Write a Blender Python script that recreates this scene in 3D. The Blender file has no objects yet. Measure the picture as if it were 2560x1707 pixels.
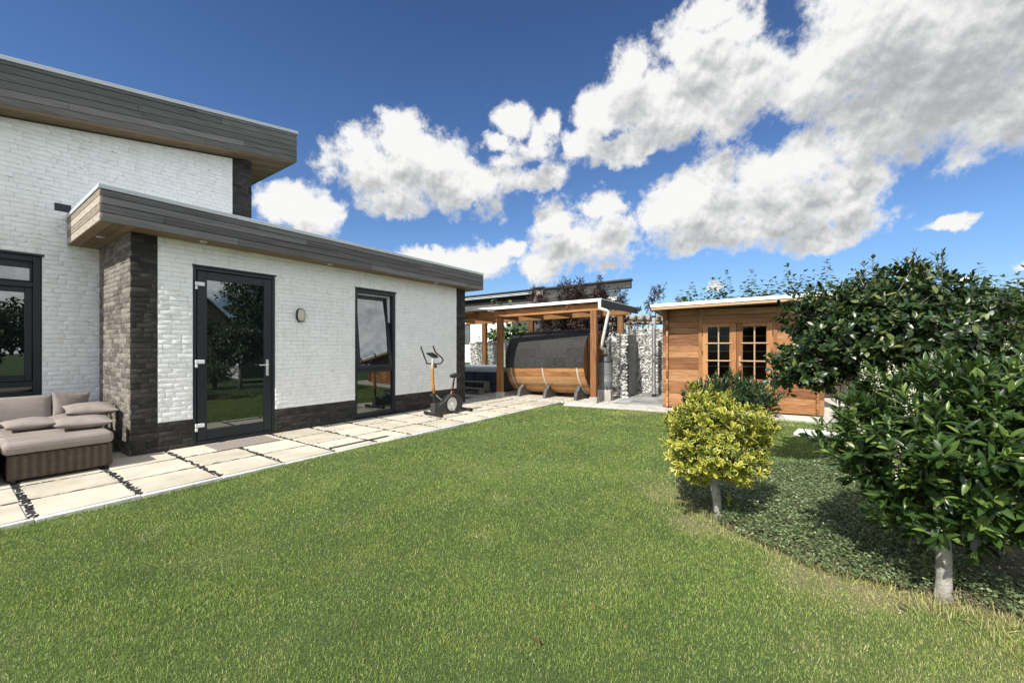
import bpy, math, random
import numpy as np
from mathutils import Vector, Matrix
random.seed(7); rng = np.random.default_rng(7)
scene = bpy.context.scene
C = scene.collection
R = math.radians

# ------------------------------------------------------------------ camera
EYE = 1.4
U0, U1 = 0.5767, 0.8170           # house axis in camera space (x right, y depth)
cam = bpy.data.objects.new('camera', bpy.data.cameras.new('camera'))
C.objects.link(cam)
cam.location = (0, 0, EYE)
cam.rotation_euler = (R(90), 0, -math.atan2(U1, U0))
cam.data.sensor_width = 36.0
cam.data.lens = 36.0 * 1020 / 2560
cam.data.shift_y = 16.5 / 2560
cam.data.clip_start = 0.05
cam.data.clip_end = 2000
scene.camera = cam

# ------------------------------------------------------------------ exposure
scene.view_settings.view_transform = 'Standard'
scene.view_settings.look = 'None'
scene.view_settings.gamma = 1
scene.view_settings.exposure = 0.85
scene.cycles.max_bounces = 8
scene.cycles.transparent_max_bounces = 12

# ------------------------------------------------------------------ sun
EL, DEL = R(45.5), R(2.5)
sd = Vector((math.cos(EL) * math.cos(DEL), math.cos(EL) * math.sin(DEL), -math.sin(EL)))
sun = bpy.data.objects.new('sun', bpy.data.lights.new('sun', 'SUN'))
C.objects.link(sun)
sun.data.energy = 3.8
sun.data.angle = R(0.5)
sun.data.color = (1.0, 0.95, 0.86)
sun.rotation_euler = sd.to_track_quat('-Z', 'Y').to_euler()
sun.location = (-20, 0, 20)

# ------------------------------------------------------------------ node helpers
class NT:
    def __init__(s, nt): s.nt = nt
    def n(s, typ, _in=None, **kw):
        nd = s.nt.nodes.new(typ)
        for k, v in kw.items(): setattr(nd, k, v)
        if _in:
            for k, v in _in.items(): s.set(nd.inputs[k], v)
        return nd
    def set(s, sock, v):
        if isinstance(v, bpy.types.NodeSocket): s.nt.links.new(v, sock)
        else: sock.default_value = v
    def math(s, op, a, b=None, c=None, clamp=False):
        nd = s.nt.nodes.new('ShaderNodeMath'); nd.operation = op; nd.use_clamp = clamp
        for i, v in enumerate((a, b, c)):
            if v is not None: s.set(nd.inputs[i], v)
        return nd.outputs[0]
    def vec(s, op, a, b=None, c=None):
        nd = s.nt.nodes.new('ShaderNodeVectorMath'); nd.operation = op
        for i, v in enumerate((a, b, c)):
            if v is not None: s.set(nd.inputs[i], v)
        return nd.outputs[1] if op in ('LENGTH', 'DOT_PRODUCT') else nd.outputs[0]
    def ramp(s, fac, stops, interp='LINEAR'):
        nd = s.nt.nodes.new('ShaderNodeValToRGB'); s.set(nd.inputs[0], fac)
        cr = nd.color_ramp; cr.interpolation = interp
        while len(cr.elements) < len(stops): cr.elements.new(0.5)
        for e, (p, c) in zip(cr.elements, stops):
            e.position = p
            e.color = (c, c, c, 1) if isinstance(c, (int, float)) else (*c[:3], 1)
        return nd.outputs[0]
    def mix(s, fac, a, b, blend='MIX'):
        nd = s.nt.nodes.new('ShaderNodeMix'); nd.data_type = 'RGBA'; nd.blend_type = blend
        s.set(nd.inputs[0], fac)
        for i, v in ((6, a), (7, b)):
            if not isinstance(v, bpy.types.NodeSocket) and len(v) == 3: v = (*v, 1)
            s.set(nd.inputs[i], v)
        return nd.outputs[2]
    def noise(s, vec, scale, detail=4, rough=0.55, dist=0.0):
        nd = s.n('ShaderNodeTexNoise', {'Vector': vec, 'Scale': scale, 'Detail': detail, 'Roughness': rough, 'Distortion': dist})
        return nd.outputs[0]
    def maprange(s, v, a, b, c, d, smooth=False):
        nd = s.nt.nodes.new('ShaderNodeMapRange'); nd.clamp = True
        if smooth: nd.interpolation_type = 'SMOOTHSTEP'
        for i, x in enumerate((v, a, b, c, d)): s.set(nd.inputs[i], x)
        return nd.outputs[0]

# ------------------------------------------------------------------ sky: Nishita air plus cumulus by direction
world = bpy.data.worlds.new('World'); scene.world = world; world.use_nodes = True
world.node_tree.nodes.clear()
W = NT(world.node_tree)
wout = W.n('ShaderNodeOutputWorld'); bg = W.n('ShaderNodeBackground')
world.node_tree.links.new(bg.outputs[0], wout.inputs[0])
SKY_STR = 0.11
bg.inputs[1].default_value = SKY_STR
sky = W.n('ShaderNodeTexSky', sky_type='NISHITA', sun_disc=False, sun_elevation=EL,
          sun_rotation=math.atan2(-sd.x, -sd.y), altitude=0, air_density=1.0, dust_density=0.0, ozone_density=2.2)
d = W.n('ShaderNodeTexCoord').outputs['Generated']
# azimuth (0 along the garden, positive to the right) and elevation of each direction
dx = W.vec('DOT_PRODUCT', d, (U0, -U1, 0)); dy = W.vec('DOT_PRODUCT', d, (U1, U0, 0))
dz = W.n('ShaderNodeSeparateXYZ', {0: d}).outputs[2]
az = W.math('ARCTAN2', dx, dy); el = W.math('ARCSINE', dz)
P0 = W.n('ShaderNodeCombineXYZ', {0: az, 1: el, 2: 0.0}).outputs[0]
CLOUDS = [(-0.532,0.294,0.044,0.038,0.00),(-0.470,0.295,0.064,0.048,0.00),(-0.435,0.291,0.048,0.043,0.00),(-0.354,0.423,0.061,0.037,0.00),(-0.257,0.451,0.085,0.054,0.00),(-0.286,0.388,0.127,0.053,0.00),(-0.186,0.423,0.113,0.061,0.00),(-0.123,0.382,0.115,0.064,0.00),(-0.286,0.334,0.074,0.037,0.00),(-0.049,0.393,0.101,0.035,0.10),(0.026,0.384,0.064,0.026,0.10),(0.015,0.510,0.053,0.031,0.15),(-0.028,0.473,0.053,0.024,0.20),(0.105,0.504,0.037,0.033,0.25),(0.063,0.480,0.042,0.042,0.20),(0.040,0.455,0.085,0.045,0.18),(0.085,0.405,0.060,0.035,0.25),(-0.005,0.43,0.06,0.03,0.2),(0.275,0.577,0.051,0.047,0.00),(0.225,0.515,0.066,0.047,0.00),(0.168,0.459,0.052,0.042,0.00),(0.333,0.521,0.105,0.061,0.10),(0.425,0.577,0.097,0.061,0.00),(0.398,0.488,0.118,0.058,0.00),(0.284,0.444,0.108,0.029,0.00),(0.464,0.445,0.060,0.043,0.00),(0.510,0.516,0.089,0.077,0.00),(0.442,0.635,0.070,0.034,0.15),(0.510,0.603,0.049,0.032,0.20),(0.721,0.511,0.109,0.104,-0.10),(0.830,0.467,0.128,0.115,-0.10),(0.778,0.395,0.126,0.065,0.00),(0.884,0.362,0.069,0.065,0.00),(0.715,0.406,0.067,0.041,0.05),(0.631,0.490,0.084,0.060,0.00),(0.889,0.483,0.064,0.047,0.00),(0.460,0.365,0.051,0.043,0.00),(0.412,0.334,0.067,0.042,0.00),(0.357,0.291,0.067,0.053,0.00),(0.460,0.288,0.103,0.066,0.00),(0.550,0.349,0.058,0.052,0.05),(0.624,0.356,0.077,0.049,0.00),(0.697,0.360,0.038,0.036,0.00),(0.587,0.285,0.111,0.074,0.00),(0.690,0.295,0.060,0.049,0.00),(0.703,0.239,0.056,0.046,0.00),(0.510,0.237,0.162,0.033,0.00),(0.658,0.212,0.080,0.026,0.00),(0.111,0.298,0.068,0.047,0.00),(0.225,0.321,0.056,0.039,0.00),(0.163,0.247,0.114,0.064,0.00),(0.235,0.263,0.050,0.058,0.00),(0.068,0.194,0.069,0.036,0.00),(-0.186,0.216,0.087,0.025,0.00),(-0.081,0.214,0.079,0.036,0.00),(-0.012,0.240,0.041,0.030,0.05),(-0.227,0.229,0.041,0.014,0.00),(0.837,0.298,0.050,0.036,0.34),(0.820,0.206,0.036,0.013,0.25),(0.90,0.34,0.03,0.03,0.2),(0.95,0.42,0.10,0.10,0),(0.93,0.55,0.12,0.09,0),(0.240,0.194,0.022,0.010,0.20),(0.460,0.137,0.024,0.014,0.50),(0.891,0.133,0.019,0.012,0.30),(0.893,0.100,0.025,0.011,0.30)]
def cloud_density(P, dd):
    w = W.n('ShaderNodeTexNoise', {'Vector': dd, 'Scale': 9.0, 'Detail': 3, 'Roughness': 0.5}).outputs[1]
    Pw = W.vec('MULTIPLY_ADD', W.vec('SUBTRACT', w, (0.5, 0.5, 0.5)), (0.085, 0.065, 0), P)
    w2 = W.n('ShaderNodeTexNoise', {'Vector': dd, 'Scale': 30.0, 'Detail': 4, 'Roughness': 0.6}).outputs[1]
    Pw = W.vec('MULTIPLY_ADD', W.vec('SUBTRACT', w2, (0.5, 0.5, 0.5)), (0.050, 0.042, 0), Pw)
    m = None
    for a, e, ra, re, b in CLOUDS:
        q = W.vec('MULTIPLY_ADD', Pw, (1 / ra, 1 / re, 0), (-a / ra, -e / re, 0))
        r = W.vec('LENGTH', q)
        if b: r = W.math('ADD', r, b)
        if m is None: m = r
        else:
            nd = W.nt.nodes.new('ShaderNodeMath'); nd.operation = 'SMOOTH_MIN'
            W.set(nd.inputs[0], m); W.set(nd.inputs[1], r); nd.inputs[2].default_value = 0.28
            m = nd.outputs[0]
    base = W.math('SUBTRACT', 1.0, m)
    base = W.math('MINIMUM', base, 0.8)
    # clouds added all round the sky out of view, for mirroring and fill light
    f2 = W.noise(dd, 1.9, 5, 0.55)
    other = W.math('MULTIPLY', W.maprange(f2, 0.36, 0.66, -0.5, 0.7), 1.0)
    side = W.maprange(W.math('ABSOLUTE', az), 1.0, 1.15, 0, 1)
    base = W.math('ADD', W.math('MULTIPLY', base, W.math('SUBTRACT', 1.0, side)), W.math('MULTIPLY', other, side))
    f1 = W.noise(dd, 13.0, 10, 0.62)
    f3 = W.noise(dd, 46.0, 6, 0.65)
    n1 = W.math('MULTIPLY', W.math('SUBTRACT', f1, 0.5), 1.9)
    n3 = W.math('MULTIPLY', W.math('SUBTRACT', f3, 0.5), 0.9)
    return W.math('ADD', base, W.math('ADD', n1, n3)), n1, base
D0, N0, B0 = cloud_density(P0, d)
Du, Nu, Bu = cloud_density(W.vec('ADD', P0, (-0.012, 0.066, 0)), W.vec('ADD', d, (-0.006, 0.002, 0.020)))
mask = W.maprange(D0, -0.26, 0.34, 0, 1, True)
# the tops face the sun and are white; what has cloud above it is grey; small billows catch the light
under = W.math('SUBTRACT', Bu, B0)
fa = W.noise(d, 27.0, 7, 0.62); fb = W.noise(W.vec('ADD', d, (-0.006, 0.002, 0.010)), 27.0, 7, 0.62)
billow = W.math('MULTIPLY', W.math('SUBTRACT', fa, fb), -1.35)
soft = W.math('MULTIPLY', W.math('SUBTRACT', W.noise(W.vec('MULTIPLY', d, (1, 1, 2.2)), 4.5, 3, 0.5), 0.5), 0.40)
veil = W.math('MULTIPLY', W.maprange(az, 0.52, 0.80, 0, 1, True), W.maprange(el, 0.30, 0.44, 0, 0.24, True))
deep = W.math('ADD', W.math('ADD', W.math('MULTIPLY', Bu, 0.26), W.math('MULTIPLY', B0, 0.16)), W.math('MULTIPLY', under, 0.62))
deep = W.math('ADD', deep, W.math('ADD', billow, W.math('ADD', soft, veil)))
shade = W.maprange(deep, -0.20, 0.95, 0, 1)
shade = W.math('MULTIPLY', shade, W.maprange(D0, -0.1, 0.6, 0.30, 1.0))
ccol = W.ramp(shade, [(0.0, (1.10, 1.095, 1.08)), (0.16, (0.97, 0.97, 0.965)), (0.34, (0.78, 0.79, 0.795)), (0.60, (0.58, 0.59, 0.60)), (1.0, (0.42, 0.43, 0.44))])
CLOUD_K = 4.35
ccol = W.vec('SCALE', ccol, None); ccol.node.inputs[3].default_value = CLOUD_K
skyc = W.mix(1.0, sky.outputs[0], W.ramp(W.math('DIVIDE', el, 1.2, None, True), [(0.0, (.40, .47, .56)), (.18, (.44, .565, .72)), (.40, (.37, .48, .64)), (.7, (.27, .37, .52))]), 'MULTIPLY')
# contrail streaks: none but one thin one low on the right is too faint to keep
ccol = W.vec('SCALE', ccol, None); W.set(ccol.node.inputs[3], W.maprange(W.math('ABSOLUTE', az), 1.0, 1.3, 1.0, 2.3))  # added clouds out of view are brightened to give white fill light
final = W.mix(mask, skyc, ccol)
W.set(bg.inputs[0], final)

# ------------------------------------------------------------------ materials
def new_mat(name):
    m = bpy.data.materials.new(name); m.use_nodes = True
    t = NT(m.node_tree); b = m.node_tree.nodes['Principled BSDF']
    return m, t, b
MATS = {}
def mat(name, cols, scale=(1, 1, 1), freq=6.0, detail=5, rough=0.7, bump=0.0, bfreq=None, rnd=0.0, spec=0.4, metal=0.0,
        speck=None, coord='Object', dist=0.0, streak=0.0):
    """colour from stretched noise through a ramp, varied per piece by the 'rnd' attribute, with bump"""
    m, t, b = new_mat(name)
    co = t.n('ShaderNodeTexCoord').outputs[coord]
    v = t.vec('MULTIPLY', co, scale)
    f = t.noise(v, freq, detail, 0.6, dist)
    if rnd:
        a = t.n('ShaderNodeAttribute', attribute_name='rnd').outputs['Fac']
        f = t.math('ADD', f, t.math('MULTIPLY', t.math('SUBTRACT', a, 0.5), rnd))
    n = len(cols)
    stops = [(0.25 + 0.5 * i / max(1, n - 1), c) for i, c in enumerate(cols)]
    col = t.ramp(f, stops)
    if speck:
        thr, scol, sscale, sfreq = speck
        sf = t.noise(t.vec('MULTIPLY', co, sscale), sfreq, 3, 0.6)
        col = t.mix(t.maprange(sf, thr, thr + 0.06, 0, 1), col, scol)
    if streak:
        # rain streaks and grime running down the paint
        st = t.noise(t.vec('MULTIPLY', co, (5.5, 5.5, .35)), 1.0, 5, .65)
        col = t.mix(t.maprange(st, .50, .78, 0, streak), col, (.40, .385, .34))
    t.set(b.inputs['Base Color'], col)
    b.inputs['Roughness'].default_value = rough
    b.inputs['Specular IOR Level'].default_value = spec
    b.inputs['Metallic'].default_value = metal
    if bump:
        bf = t.noise(v, bfreq or freq * 4, 4, 0.6)
        t.set(b.inputs['Normal'], t.n('ShaderNodeBump', {'Strength': bump, 'Distance': 0.02, 'Height': bf}).outputs[0])
    MATS[name] = m
    return m
mat('mortar_white', [(.66, .67, .66), (.78, .79, .78)], (1, 1, 1), 20, 4, .8)
mat('mortar_dark', [(.04, .037, .034), (.07, .065, .06)], (1, 1, 1), 20, 4, .9)
mat('mortar_sunlit', [(.26, .245, .225), (.38, .36, .33)], (1, 1, 1), 20, 4, .9)  # lit copy of the dark mortar, sun on the joints put into the colour
mat('white_brick', [(.77, .77, .75), (.83, .83, .815), (.87, .87, .855)], (1, 1, 1), 5, 5, .45, .12, 60, .15, .4,
    speck=(.655, (.17, .17, .16), (10, 10, 55), 1.0), streak=.12)
mat('sunlit_side_brick', [(.10, .088, .078), (.175, .156, .138), (.26, .235, .205)], (1, 1, 3), 9, 6, .8, .5, 50, .55, .25)  # lit copy of the dark brick, sunlight put into the colour
mat('dark_brick', [(.020, .019, .018), (.032, .030, .029), (.058, .053, .049)], (1, 1, 3), 9, 6, .75, .35, 60, .45, .3,
    speck=(.68, (.13, .115, .10), (6, 6, 30), 1.0))
mat('grey_boards', [(.078, .075, .073), (.13, .126, .122), (.195, .187, .178)], (.5, 2.5, 14), 3, 6, .75, .3, 8, .30, .3)
mat('grey_boards_sunlit', [(.20, .17, .135), (.34, .295, .24), (.48, .43, .37)], (2, 2, 7), 4, 6, .75, .3, 8, .4, .3)  # the grey boards again, sunlight on the roof end painted into the colour
mat('zinc', [(.42, .45, .47), (.50, .53, .55)], (.3, 1, 1), 3, 3, .5, 0, None, .3)
mat('soffit_wood', [(.12, .082, .046), (.18, .125, .072), (.235, .168, .10)], (1, 14, 14), 2, 5, .7, .2, 8, .4)
mat('anthracite', [(.011, .015, .021), (.014, .019, .026)], (1, 1, 1), 8, 2, .40, 0, None, 0, .4)
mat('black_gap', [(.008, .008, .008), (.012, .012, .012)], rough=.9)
mat('silver', [(.70, .71, .72), (.78, .79, .80)], rough=.35, metal=.6)
mat('slab', [(.37, .335, .265), (.485, .445, .36), (.55, .515, .43)], (1, 1, 1), 2.2, 9, .85, .25, 60, .30, .25,
    speck=(.66, (.27, .245, .19), (5, 5, 5), 1.0))
mat('joint_sand', [(.40, .37, .31), (.58, .55, .48)], (1, 1, 1), 40, 4, .95, .3, 80)
mat('slate_chip', [(.018, .018, .020), (.05, .05, .053)], (1, 1, 1), 30, 3, .6, .2, 90, .4)
mat('kerb', [(.50, .50, .48), (.68, .68, .66)], (1, 1, 1), 14, 5, .9, .3, 60, .3)
mat('concrete', [(.30, .285, .26), (.43, .41, .375), (.54, .52, .48)], (1, 1, 1), 5, 7, .92, .3, 50, .3)
mat('patio_ground', [(.36, .33, .28), (.52, .49, .42), (.60, .57, .50)], (1, 1, 1), 6, 8, .95, .4, 60)
mat('flagstone', [(.16, .17, .17), (.26, .27, .27), (.38, .38, .37)], (1, 1, 1), 3, 7, .6, .3, 30, .5)
mat('cradle_wood', [(.04, .041, .043), (.075, .076, .078), (.12, .12, .118)], (3, 3, 9), 4, 5, .7, .3, 20, .4)
mat('fabric', [(.195, .165, .146), (.238, .204, .183), (.272, .236, .213)], (1, 1, 1), 3, 4, .65, .12, 30, .12, .35)
mat('cedar', [(.17, .065, .022), (.34, .15, .055), (.47, .245, .105)], (1, 1, 1), 3, 6, .6, .2, 10, .35, .35)
mat('cedar_post', [(.14, .055, .02), (.26, .115, .042), (.36, .18, .075)], (9, 9, .8), 3, 6, .6, .2, 8, .35, .35, dist=.6)
mat('cedar_beam', [(.17, .06, .02), (.32, .135, .048), (.45, .22, .09)], (9, .9, 9), 3, 6, .6, .2, 8, .35, .35, dist=.6)
def wood_knots(name, cols, stretch, knot_scale):
    m, t, b = new_mat(name)
    co = t.n('ShaderNodeTexCoord').outputs['Object']
    a = t.n('ShaderNodeAttribute', attribute_name='rnd').outputs['Fac']
    sh = t.n('ShaderNodeCombineXYZ', {0: 0.0, 1: t.math('MULTIPLY', a, 7.3), 2: t.math('MULTIPLY', a, 3.1)}).outputs[0]
    co2 = t.vec('ADD', co, sh)
    f = t.noise(t.vec('MULTIPLY', co2, stretch), 3, 7, .62, .5)
    f2 = t.noise(t.vec('MULTIPLY', co2, (2, 2, 5)), .8, 4, .6)
    f = t.math('ADD', t.math('MULTIPLY', f, .7), t.math('MULTIPLY', f2, .3))
    f = t.math('ADD', f, t.math('MULTIPLY', t.math('SUBTRACT', a, .5), .40))
    col = t.ramp(f, [(.30 + .4 * i / (len(cols) - 1), c) for i, c in enumerate(cols)])
    vo = t.n('ShaderNodeTexVoronoi', {'Vector': t.vec('MULTIPLY', co2, knot_scale), 'Scale': 1.0}).outputs['Distance']
    col = t.mix(t.maprange(vo, .035, .12, .75, 0), col, (.07, .025, .01))
    t.set(b.inputs['Base Color'], col); b.inputs['Roughness'].default_value = .55
    b.inputs['Specular IOR Level'].default_value = .35
    t.set(b.inputs['Normal'], t.n('ShaderNodeBump', {'Strength': .25, 'Distance': .01, 'Height': f}).outputs[0])
    MATS[name] = m
wood_knots('shed_wood', [(.12, .048, .019), (.24, .105, .040), (.335, .168, .071), (.43, .255, .132)], (12, 1.1, 16), (4, 3.2, 7))
wood_knots('shed_wood_v', [(.18, .075, .026), (.31, .14, .05), (.42, .215, .085)], (12, 16, 1.1), (5, 6, 3))
wood_knots('barrel_wood', [(.17, .068, .026), (.34, .155, .058), (.45, .245, .105), (.53, .325, .165)], (14, 1.1, 16), (4, 3.0, 5))
mat('pale_bar', [(.36, .23, .12), (.48, .33, .19)], (6, 6, 6), 4, 4, .6, 0, None, .2)
mat('shingle', [(.024, .024, .024), (.040, .040, .040), (.060, .060, .058)], (1, 1, 1), 26, 8, .9, .6, 120, .16, .2)
mat('white_sheet', [(.74, .75, .76), (.82, .83, .84)], rough=.5)
mat('pvc_white', [(.70, .69, .65), (.80, .79, .76)], (1, 1, 1), 5, 4, .5)
mat('grey_plastic', [(.13, .135, .14), (.17, .175, .18)], rough=.45)
mat('dark_roofing', [(.03, .03, .032), (.055, .055, .058)], (1, 8, 8), 4, 4, .7)
mat('stone', [(.26, .258, .25), (.48, .475, .46), (.68, .675, .65)], (1, 1, 1), 7, 4, .85, .4, 40, .9, .3)
mat('wire', [(.30, .31, .32), (.40, .41, .42)], rough=.5)
mat('slate_panel', [(.05, .062, .066), (.15, .165, .165), (.40, .41, .39)], (3, 3, 1), 5, 9, .5, .7, 16, 0, .5)
mat('steel_tube', [(.52, .53, .54), (.60, .61, .62)], rough=.28, metal=.75)
mat('black_plastic', [(.012, .012, .013), (.022, .022, .023)], rough=.42, spec=.45)
mat('dark_grey_plastic', [(.035, .035, .035), (.05, .05, .05)], rough=.5)
mat('copper', [(.10, .045, .025), (.20, .10, .06)], rough=.35, metal=.6)
mat('bike_wood', [(.32, .15, .045), (.46, .24, .085)], (6, 6, .8), 6, 4, .4)
mat('tub_panel', [(.028, .036, .055), (.038, .048, .068)], (1, 1, 1), 3, 2, .45)
mat('tub_cover', [(.36, .40, .44), (.46, .50, .54)], rough=.6)
mat('lamp_glass', [(.50, .47, .34), (.56, .53, .40)], rough=.4)
mat('mat_fibre', [(.20, .175, .15), (.30, .265, .23), (.38, .34, .30)], (1, 1, 1), 60, 5, .95, .8, 200)
mat('steel_band', [(.55, .54, .52), (.70, .69, .67)], rough=.4, metal=.3)
mat('old_timber', [(.10, .09, .075), (.17, .15, .125), (.24, .215, .18)], (3, 3, 9), 4, 5, .8, .3, 20, .4)
mat('bark', [(.10, .08, .06), (.20, .17, .13), (.36, .33, .27)], (14, 14, 5), 2.0, 6, .9, .7, 12)
mat('pale_bark', [(.12, .11, .09), (.34, .32, .28), (.50, .48, .43)], (16, 16, 22), 1.0, 6, .85, .7, 6)
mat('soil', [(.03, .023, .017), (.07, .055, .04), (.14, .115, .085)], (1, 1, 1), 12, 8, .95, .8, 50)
mat('neighbour_boards', [(.028, .029, .031), (.05, .05, .052), (.075, .074, .072)], (.7, .7, 14), 4, 5, .8, .2, 10, .4)
mat('weathered_boards', [(.20, .17, .14), (.32, .28, .235)], (12, 12, .7), 3, 5, .8, .2, 10, .4)
mat('render_white', [(.60, .61, .61), (.70, .71, .71)], rough=.8)
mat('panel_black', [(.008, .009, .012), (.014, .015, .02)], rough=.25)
mat('roof_tile', [(.06, .045, .04), (.10, .075, .06)], (3, 3, 3), 5, 4, .8)
mat('gable_brick', [(.16, .10, .075), (.24, .16, .12)], (1, 1, 6), 5, 5, .85)
mat('chalet_green', [(.06, .08, .07), (.09, .11, .10)], rough=.7)
mat('dry_leaf', [(.07, .04, .022), (.13, .075, .04)], (1, 1, 1), 20, 4, .8)
mat('towel', [(.50, .26, .06), (.62, .36, .12)], rough=.9)
mat('logs', [(.16, .13, .10), (.26, .22, .17), (.36, .31, .25)], (2, 2, 2), 6, 5, .85, .3, 20)
mat('tower_item', [(.25, .27, .30), (.40, .42, .45)], rough=.7)
# dark reflective glazing
def glass_mat(name, ior, tint=(.85, .88, .88), see=False):
    m, t, b = new_mat(name)
    o = [n for n in t.nt.nodes if n.type == 'OUTPUT_MATERIAL'][0]
    g = t.n('ShaderNodeBsdfGlossy', {'Color': (*tint, 1), 'Roughness': 0.0})
    if see:
        base = t.n('ShaderNodeBsdfTransparent', {'Color': (.80, .84, .82, 1)}).outputs[0]
    else:
        base = t.n('ShaderNodeBsdfDiffuse', {'Color': (.006, .008, .009, 1)}).outputs[0]
    fr = t.n('ShaderNodeFresnel', {'IOR': ior}).outputs[0]
    mx = t.n('ShaderNodeMixShader', {0: fr, 1: base, 2: g.outputs[0]})
    t.set(o.inputs[0], mx.outputs[0]); MATS[name] = m
glass_mat('dark_glass', 2.6)
glass_mat('clear_sheet', 1.35, (.8, .82, .84), see=True)
glass_mat('clear_glass', 1.22, see=True)
# wicker: woven strands, from wave textures
def wicker():
    m, t, b = new_mat('wicker')
    co = t.n('ShaderNodeTexCoord').outputs['Object']
    w = t.noise(co, 14, 2)
    wob = t.n('ShaderNodeTexNoise', {'Vector': co, 'Scale': 18.0, 'Detail': 2}).outputs[1]
    co = t.vec('MULTIPLY_ADD', wob, (.006, .006, .006), co)
    x = t.n('ShaderNodeSeparateXYZ', {0: co})
    h = t.math('ADD', x.outputs[0], x.outputs[1])
    row = t.math('FLOOR', t.math('MULTIPLY', x.outputs[2], 95.0))
    par = t.math('MULTIPLY', t.math('MODULO', row, 2.0), 0.9)
    warp = t.math('SINE', t.math('ADD', t.math('MULTIPLY', h, 2 * math.pi / .066), par))
    strand = t.math('ABSOLUTE', t.math('SINE', t.math('MULTIPLY', x.outputs[2], 95.0 * math.pi)))
    hh = t.math('MULTIPLY', t.math('POWER', strand, .6), t.maprange(warp, -1, 1, .60, 1))
    col = t.ramp(t.math('ADD', t.math('MULTIPLY', hh, .75), t.math('MULTIPLY', w, .25)), [(.1, (.008, .005, .003)), (.45, (.048, .033, .020)), (.75, (.14, .10, .062)), (1, (.30, .235, .155))])
    t.set(b.inputs['Base Color'], col); b.inputs['Roughness'].default_value = .5
    t.set(b.inputs['Normal'], t.n('ShaderNodeBump', {'Strength': 1.0, 'Distance': .012, 'Height': hh}).outputs[0])
    MATS['wicker'] = m
wicker()
# leaves: colour by leaf, lighter midrib / variegated edge, gloss, light passing through
def leaf_mat(name, dark, light, new=None, rough=.35, spec=.5, trans=.25, edge=None, rib=None):
    m, t, b = new_mat(name)
    o = [n for n in t.nt.nodes if n.type == 'OUTPUT_MATERIAL'][0]
    r = t.n('ShaderNodeAttribute', attribute_name='rnd').outputs['Fac']
    e = t.n('ShaderNodeAttribute', attribute_name='edge').outputs['Fac']
    stops = [(0, dark), (.75, light)] + ([(.97, new)] if new else [])
    col = t.ramp(r, stops)
    if edge:
        co = t.n('ShaderNodeTexCoord').outputs['Object']
        w = t.math('ADD', e, t.math('MULTIPLY', t.math('SUBTRACT', t.noise(co, 60, 2), .5), .5))
        w = t.math('ADD', w, t.math('MULTIPLY', t.math('SUBTRACT', r, .5), .5))
        col = t.mix(t.maprange(w, .52, .68, 0, 1), col, edge)
    if rib: col = t.mix(t.maprange(e, 0, .16, .55, 0), col, rib)
    t.set(b.inputs['Base Color'], col)
    b.inputs['Roughness'].default_value = rough; b.inputs['Specular IOR Level'].default_value = spec
    tr = t.n('ShaderNodeBsdfTranslucent', {'Color': t.mix(1.0, col, (1.0, 1.15, .55), 'MULTIPLY')})
    mx = t.n('ShaderNodeMixShader', {0: trans, 1: b.outputs[0], 2: tr.outputs[0]})
    t.set(o.inputs[0], mx.outputs[0]); MATS[name] = m
leaf_mat('laurel_leaf', (.011, .030, .008), (.050, .100, .020), (.17, .24, .05), .34, .5, .22, rib=(.07, .11, .035))
leaf_mat('back_laurel_leaf', (.009, .024, .007), (.032, .064, .017), (.15, .18, .055), .33, .55, .22)
leaf_mat('bush_leaf', (.014, .034, .014), (.038, .075, .022), (.08, .14, .03), .32, .5, .22, rib=(.06, .09, .03))
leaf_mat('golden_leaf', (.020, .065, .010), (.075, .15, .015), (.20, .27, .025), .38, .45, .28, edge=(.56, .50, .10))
leaf_mat('hedge_leaf', (.028, .055, .014), (.085, .130, .036), (.19, .23, .08), .45, .4, .3)
leaf_mat('purple_leaf', (.012, .008, .009), (.040, .022, .022), (.085, .05, .04), .5, .4, .25)
leaf_mat('fig_leaf', (.030, .065, .018), (.075, .13, .035), (.15, .20, .07), .45, .4, .3, rib=(.14, .19, .08))
leaf_mat('cover_leaf', (.055, .095, .036), (.16, .22, .095), (.32, .38, .19), .4, .45, .2)
leaf_mat('tree_leaf', (.018, .040, .012), (.05, .09, .022), (.10, .15, .04), .5, .4, .3)
leaf_mat('flower_white', (.55, .50, .36), (.72, .68, .56), (.80, .78, .70), .7, .2, .2)
def lawn_colour(t):
    """shared by the blades and the soil sheet: dry and lush patches of the lawn, in metres on the ground"""
    pos = t.n('ShaderNodeNewGeometry').outputs['Position']
    p = t.vec('MULTIPLY', pos, (1, 1, 0))
    big = t.noise(p, .55, 5, .62); mid = t.noise(p, 1.9, 6, .66, .3)
    return pos, p, big, mid
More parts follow.
